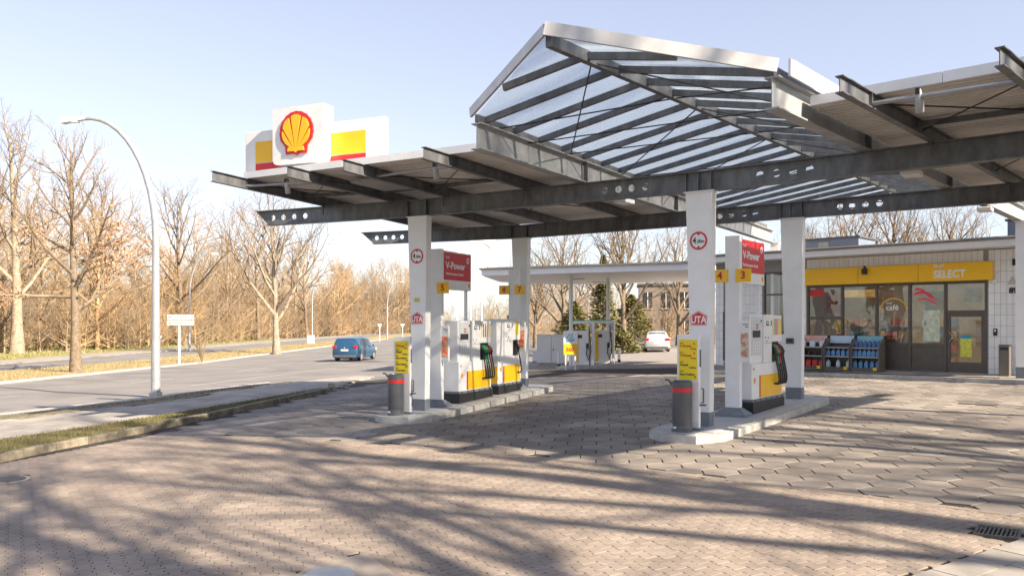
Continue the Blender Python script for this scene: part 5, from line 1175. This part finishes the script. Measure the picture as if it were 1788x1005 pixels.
# ================================================================ street lamps, signs, flags
LAMPM = mat('lamp_post_galv', (.42, .43, .45), .45, .12, 5, metal=.5); LAMPH = mat('lamp_head', (.6, .6, .58), .4, .1, 5)
def street_lamp(pos, H, reach, an, lab, r=.09):
    t = thing('street_lamp', lab, 'street lamp', pos, R(an), 'curved street lamps along the road'); zc = H * .56; rr = H - zc; pts = [(0, 0, -.1), (0, 0, .8), (0, 0, zc * .6), (0, 0, zc)]
    for k in range(1, 13):
        a = R(96 * k / 12); pts.append((reach * .92 * (1 - math.cos(a)) * .9, 0, zc + rr * math.sin(a)))
    rad = [r * 1.2, r * 1.2, r, r * .9] + [lerp(r * .88, r * .4, k / 12) for k in range(12)]
    MB().tube(pts, rad, 12).build('pole', LAMPM, t, smooth=40); e = Vector(pts[-1])
    MB().add([(e.x - .1, -.07, e.z - .02), (e.x - .1, .07, e.z - .02), (e.x + .62, .13, e.z - .13), (e.x + .62, -.13, e.z - .13), (e.x - .1, -.06, e.z + .07), (e.x - .1, .06, e.z + .07), (e.x + .58, .11, e.z + .03), (e.x + .58, -.11, e.z + .03)], [(0, 3, 2, 1), (4, 5, 6, 7), (0, 1, 5, 4), (1, 2, 6, 5), (2, 3, 7, 6), (3, 0, 4, 7)]).build('lamp_head', LAMPH, t)
    MB().box((e.x + .3, 0, e.z - .085), (.4, .17, .03)).build('lamp_lens', WHITE2, t); MB().lathe([(0, 0), (r * 1.6, 0), (r * 1.6, .12), (0, .12)], n=14).build('foot_collar', LAMPM, t)
p = gp(272, 691); street_lamp(p, 8.45, 2.55, 176, 'tall curved grey street lamp on the earth strip in the left foreground', .115)
for px, py, Y, H, an, lb in ((331, 612, 80, 9.4, 4, 'curved street lamp behind the white direction sign'), (545, 598, 108, 9.2, 4, 'curved street lamp left of the blue car'), (676, 588, 132, 9.2, 4, 'curved street lamp left of the front canopy column'), (832, 580, 120, 10.5, 184, 'curved street lamp seen above pump five')):
    x = (px - CX) / F * Y; street_lamp(onG(x, Y), H, 2.3, an, lb)
c = gp(313, 635); t = thing('direction_sign', 'white direction sign board on a single post on the median', 'road sign', c, R(8)); MB().tube([(0, 0, -.05), (0, 0, 2.9)], .06, 10).build('post', WHITE, t)
for z in (3.05, 2.68): b = MB().box((.1, -.08, z), (1.68, .04, .33), bev=.01).build('sign_panel', mat('sign_pale', (.46, .46, .45), .5, .1, 6), t); MB().add([(-.66, -.103, z), (-.56, -.103, z + .07), (-.56, -.103, z + .02), (-.40, -.103, z + .02), (-.40, -.103, z - .02), (-.56, -.103, z - .02), (-.56, -.103, z - .07)], [(0, 1, 2, 3, 4, 5, 6)]).build('arrow_mark', mat('sign_grey', (.12, .12, .13), .5), b); MB().box((.12 if z > 3 else 0, -.103, z), (.8 if z > 3 else .5, .004, .07)).build('worn_lettering', mat('sign_midgrey', (.26, .26, .27), .5), b)
for px, py, Y, lb, z in ((663, 590, 118, 'small round sign seen from behind on the far verge', 2.2), (703, 590, 125, 'second small sign right of the far lamp', 2.2), (277, 612, 77, 'small marker post in front of the wood', 1.2)):
    x = (px - CX) / F * Y; t = thing('small_sign', lb, 'road sign', onG(x, Y)); MB().tube([(0, 0, 0), (0, 0, z)], .04, 6).build('post', WHITE, t); MB().prism([(-.35, .3), (.35, .3), (0, -.3)], .03, Matrix.Translation((0, -.06, z))).build('sign_plate', PANELG, t)
c = onG(-25.2, 104); t = thing('switch_cabinet', 'grey roadside switch cabinet left of the blue car at the wood edge', 'cabinet', c); MB().box((0, 0, .6), (.85, .4, 1.0), bev=.03).build('cabinet_body', mat('cabinet_grey', (.5, .5, .48), .5), t); MB().box((0, 0, .05), (.8, .36, .12)).build('cabinet_plinth', CONC, t)
FLAG = mat('flag_cloth', (.78, .78, .79), .7, .08, .8, c2=(.75, .55, .56), lo=.3, hi=.42)
for k, (px, Y) in enumerate(((798, 52), (822, 50), (841, 48))):
    x = (px - CX) / F * Y; t = thing('flag_pole', ('white flag pole furthest left behind pump five', 'white flag pole with banner right of the red board', 'white flag pole with banner left of the flat canopy')[k], 'flag pole', onG(x, Y), 0, 'white flag poles by the road'); MB().tube([(0, 0, 0), (0, 0, 7.4)], [.06, .035], 10).build('pole', WHITE, t, smooth=40)
    m = MB(); n = 10
    for i in range(n + 1):
        z = 7.3 - 2.4 * i / n; w = .08 * math.sin(i * 1.1 + k); m.v += [(.05, 0, z), (.40, w * .6, z), (.78, w, z - .03)]
    m.f = [(3 * i + j, 3 * i + j + 1, 3 * i + j + 4, 3 * i + j + 3) for i in range(n) for j in range(2)]; m.build('flag', FLAG, t, smooth=60, fix=False)
    if k: MB().tube([(.2, -.09, 6.9), (.55, -.1, 6.6), (.3, -.1, 6.3), (.6, -.1, 6.0), (.35, -.1, 5.7), (.5, -.1, 5.3)], .02, 5).build('flag_print', mat('flag_pink', (.75, .30, .30), .7), t)
# far house behind the yard
hs_ = thing('far_house', 'grey brown flat roofed house with narrow windows behind the white hatchback', 'house', onG(16.3, 88), R(-8)); HW = mat('far_house_wall', (.22, .185, .155), .9, .15, .6, c2=(.15, .125, .105)); MB().box((0, 3, 2.9), (5.6, 7, 5.8)).build('wall', HW, hs_)
for i in range(3):
    for z in (1.5, 4.2):
        w = MB().box((-1.9 + 1.9 * i, -.52, z), (.95, .06, 1.7)).build('window', CARGL, hs_); MB().box((-1.9 + 1.9 * i, -.56, z), (.06, .04, 1.7)).build('mullion', WHITE, w); MB().box((-1.9 + 1.9 * i, -.57, z - .9), (1.1, .14, .08)).build('sill', CONC, w)
MB().box((0, 3, 5.9), (6.0, 7.4, .2)).build('roof', DGREY, hs_)
rh = thing('rear_house', 'long low house with brown tiled roof behind the shop', 'house', onG(33, 62), R(-44)); MB().box((0, 3, 1.8), (20, 7, 3.6)).build('wall', HW, rh); MB().prism([(-.6, 3.6), (7.4, 3.6), (3.4, 6.0)], 21, Matrix(((0, 1, 0, -10.5), (1, 0, 0, 0), (0, 0, 1, 0), (0, 0, 0, 1)))).build('roof', mat('roof_tile_b', (.36, .24, .17), .8, .2, 3), rh)
# ================================================================ cars
def car(name, pos, rz, lab, paint, L, Wd, H, st, wheels, group=None, plate=True):
    """st: stations (x from rear 0..1, bottom, belt, top, half width body, half width top) in fractions of L, H, Wd/2"""
    t = thing(name, lab, 'car', pos, rz, group); hw = Wd / 2
    def ring(s):
        x, zb, zm, zt, w, wt = s; x = (x - .5) * L; zb, zm, zt, w, wt = zb * H, zm * H, zt * H, w * hw, wt * hw
        half = [(0, zb), (w * .86, zb), (w * .98, zb + .10), (w, lerp(zb, zm, .55)), (w * .96, zm), (lerp(w * .96, wt, .9), lerp(zm, zt, .86)), (wt * .86, zt - .01 * H), (0, zt)]
        return [(x, -y, z) for y, z in half] + [(x, y, z) for y, z in half[-2:0:-1]]
    rings = [ring(s) for s in st]; n = len(rings[0]); b = MB(); b.v = [p for r in rings for p in r]
    b.f = [(i * n + k, i * n + (k + 1) % n, (i + 1) * n + (k + 1) % n, (i + 1) * n + k) for i in range(len(rings) - 1) for k in range(n)] + [tuple(range(n - 1, -1, -1)), tuple((len(rings) - 1) * n + k for k in range(n))]
    body = b.build('body', paint, t, smooth=38)
    # side glass and rear/front glass, set just proud of the shell
    def sp(i, k, f):  # between belt (4) and shoulder (5)
        a, c = Vector(rings[i][4]), Vector(rings[i][5]); return a.lerp(c, f)
    gl = [i for i in range(len(st) - 1) if st[i][3] - st[i][2] > .25 and st[i + 1][3] - st[i + 1][2] > .2]
    for i in gl[1:-1] if len(gl) > 3 else gl:
        for s in (-1, 1):
            q = [sp(i, 0, .14).lerp(sp(i + 1, 0, .14), .05), sp(i, 0, .14).lerp(sp(i + 1, 0, .14), .95), sp(i, 0, .92).lerp(sp(i + 1, 0, .92), .95), sp(i, 0, .92).lerp(sp(i + 1, 0, .92), .05)]
            q = [Vector((p.x, s * (-p.y + .012), p.z)) for p in q]; q2 = [Vector((p.x, p.y - s * .02, p.z)) for p in q]
            MB().add(q + q2, [(0, 1, 2, 3), (7, 6, 5, 4)] + [(j, (j + 1) % 4, (j + 1) % 4 + 4, j + 4) for j in range(4)]).build('side_window', CARGL, t)
    def endglass(i0, i1, nm, sgn, lo, hi):
        a, c = rings[i0], rings[i1]; lo_y = abs(a[4][1]) * .84; hi_y = abs(c[5][1]) * .82
        P0, P1 = Vector((a[4][0], 0, lerp(a[4][2], a[7][2], .1))), Vector((c[7][0], 0, c[7][2])); A, Bq = P0.lerp(P1, lo), P0.lerp(P1, hi); o = Vector((sgn * .02, 0, .012))
        q = [A + o + Vector((0, -lo_y, 0)), A + o + Vector((0, lo_y, 0)), Bq + o + Vector((0, hi_y, 0)), Bq + o + Vector((0, -hi_y, 0))]; q2 = [p - o * 2 for p in q]
        MB().add(q + q2, [(0, 1, 2, 3), (7, 6, 5, 4)] + [(j, (j + 1) % 4, (j + 1) % 4 + 4, j + 4) for j in range(4)]).build(nm, CARGL, t)
    tops = [i for i in range(len(st)) if st[i][3] > .93]
    endglass(tops[0] - 2, tops[0], 'rear_window', -1, .12, .9); endglass(tops[-1] + 2 if tops[-1] + 2 < len(st) else len(st) - 1, tops[-1], 'windscreen', 1, .35, .92)
    RIM = mat('wheel_rim', (.45, .46, .47), .35, .1, 8, metal=.7)
    for fx in wheels:
        for s in (-1, 1):
            x = (fx - .5) * L; w = MB().tube([(x, s * (hw - .20), .315), (x, s * (hw - .01), .315)], .315, 22).build('tyre', BLACK, t, smooth=40)
            MB().tube([(x, s * (hw - .02), .315), (x, s * (hw + .003), .315)], [.21, .20], 14).build('rim', RIM, w, smooth=40); MB().tube([(x, s * (hw - .19), .315), (x, s * (hw - .001), .315)], .365, 22).build('wheel_arch', DGREY, t) if False else None
    x0 = -.5 * L
    for s in (-1, 1):
        zl = .60 * H; MB().box((x0 + .05, s * hw * .80, zl), (.16, hw * .30, .17), bev=.02).build('tail_light', mat('tail_red', (.45, .01, .015), .25, .1, 5), t); MB().box((.5 * L - .10, s * hw * .74, .46 * H), (.16, hw * .34, .14), bev=.02).build('headlight', WHITE2, t)
        MB().box((.5 * L - L * .30, s * (hw + .07), .62 * H), (.10, .16, .12), bev=.03).build('wing_mirror', paint, t)
        for fx in (.42, .60): MB().box(((fx - .5) * L, s * (hw * 1.0), .60 * H), (.16, .03, .025)).build('door_handle', paint, t)
    MB().box((x0 + .03, 0, .22 * H), (.14, Wd * .86, .14), bev=.03).build('rear_bumper', DGREY, t)
    MB().box((x0 - .002, 0, .47 * H), (.03, .52, .11)).build('number_plate', WHITE2, t); MB().tube([(x0 - .005, 0, .56 * H), (x0 + .05, 0, .56 * H)], .05, 12).build('badge', STEELL, t)
    return t
BLUEP = mat('blue_car_paint', (.022, .085, .17), .25, .04, 2, metal=.3, coat=.6); SILV = mat('silver_car_paint', (.55, .56, .58), .3, .04, 2, metal=.4, coat=.5)
VAN = [(0, .24, .50, .56, .88, .80), (.012, .17, .56, .62, .96, .86), (.03, .14, .58, .80, .99, .80), (.075, .12, .59, .95, 1, .76), (.20, .12, .59, .99, 1, .75), (.42, .12, .58, 1.0, 1, .75), (.60, .12, .57, .985, 1, .74), (.68, .12, .57, .93, 1, .73), (.80, .13, .58, .66, .99, .80), (.92, .15, .53, .57, .95, .80), (.985, .18, .42, .47, .86, .72), (1, .24, .36, .40, .76, .66)]
HATCH = [(0, .26, .48, .54, .86, .8), (.012, .18, .55, .62, .95, .86), (.04, .15, .60, .74, .99, .80), (.12, .13, .61, .94, 1, .74), (.22, .13, .61, .985, 1, .72), (.42, .13, .60, 1, 1, .72), (.55, .13, .60, .97, 1, .71), (.62, .13, .60, .90, 1, .71), (.74, .14, .61, .66, .99, .80), (.90, .16, .55, .58, .95, .8), (.985, .19, .44, .48, .86, .72), (1, .25, .38, .42, .76, .66)]
p = gp(621, 628.5, -.045); car('people_carrier', p, R(81), 'blue people carrier driving away on the road', BLUEP, 4.4, 1.83, 1.66, VAN, (.19, .80))
p = gp(1146, 612.5, -.01); car('hatchback_car', p, R(82), 'silver white hatchback parked behind the flat canopy', SILV, 4.15, 1.74, 1.46, HATCH, (.18, .80))
dash((985, 640), (1060, 622)); dash((968, 646), (880, 660)); dash((1075, 612), (1112, 606))
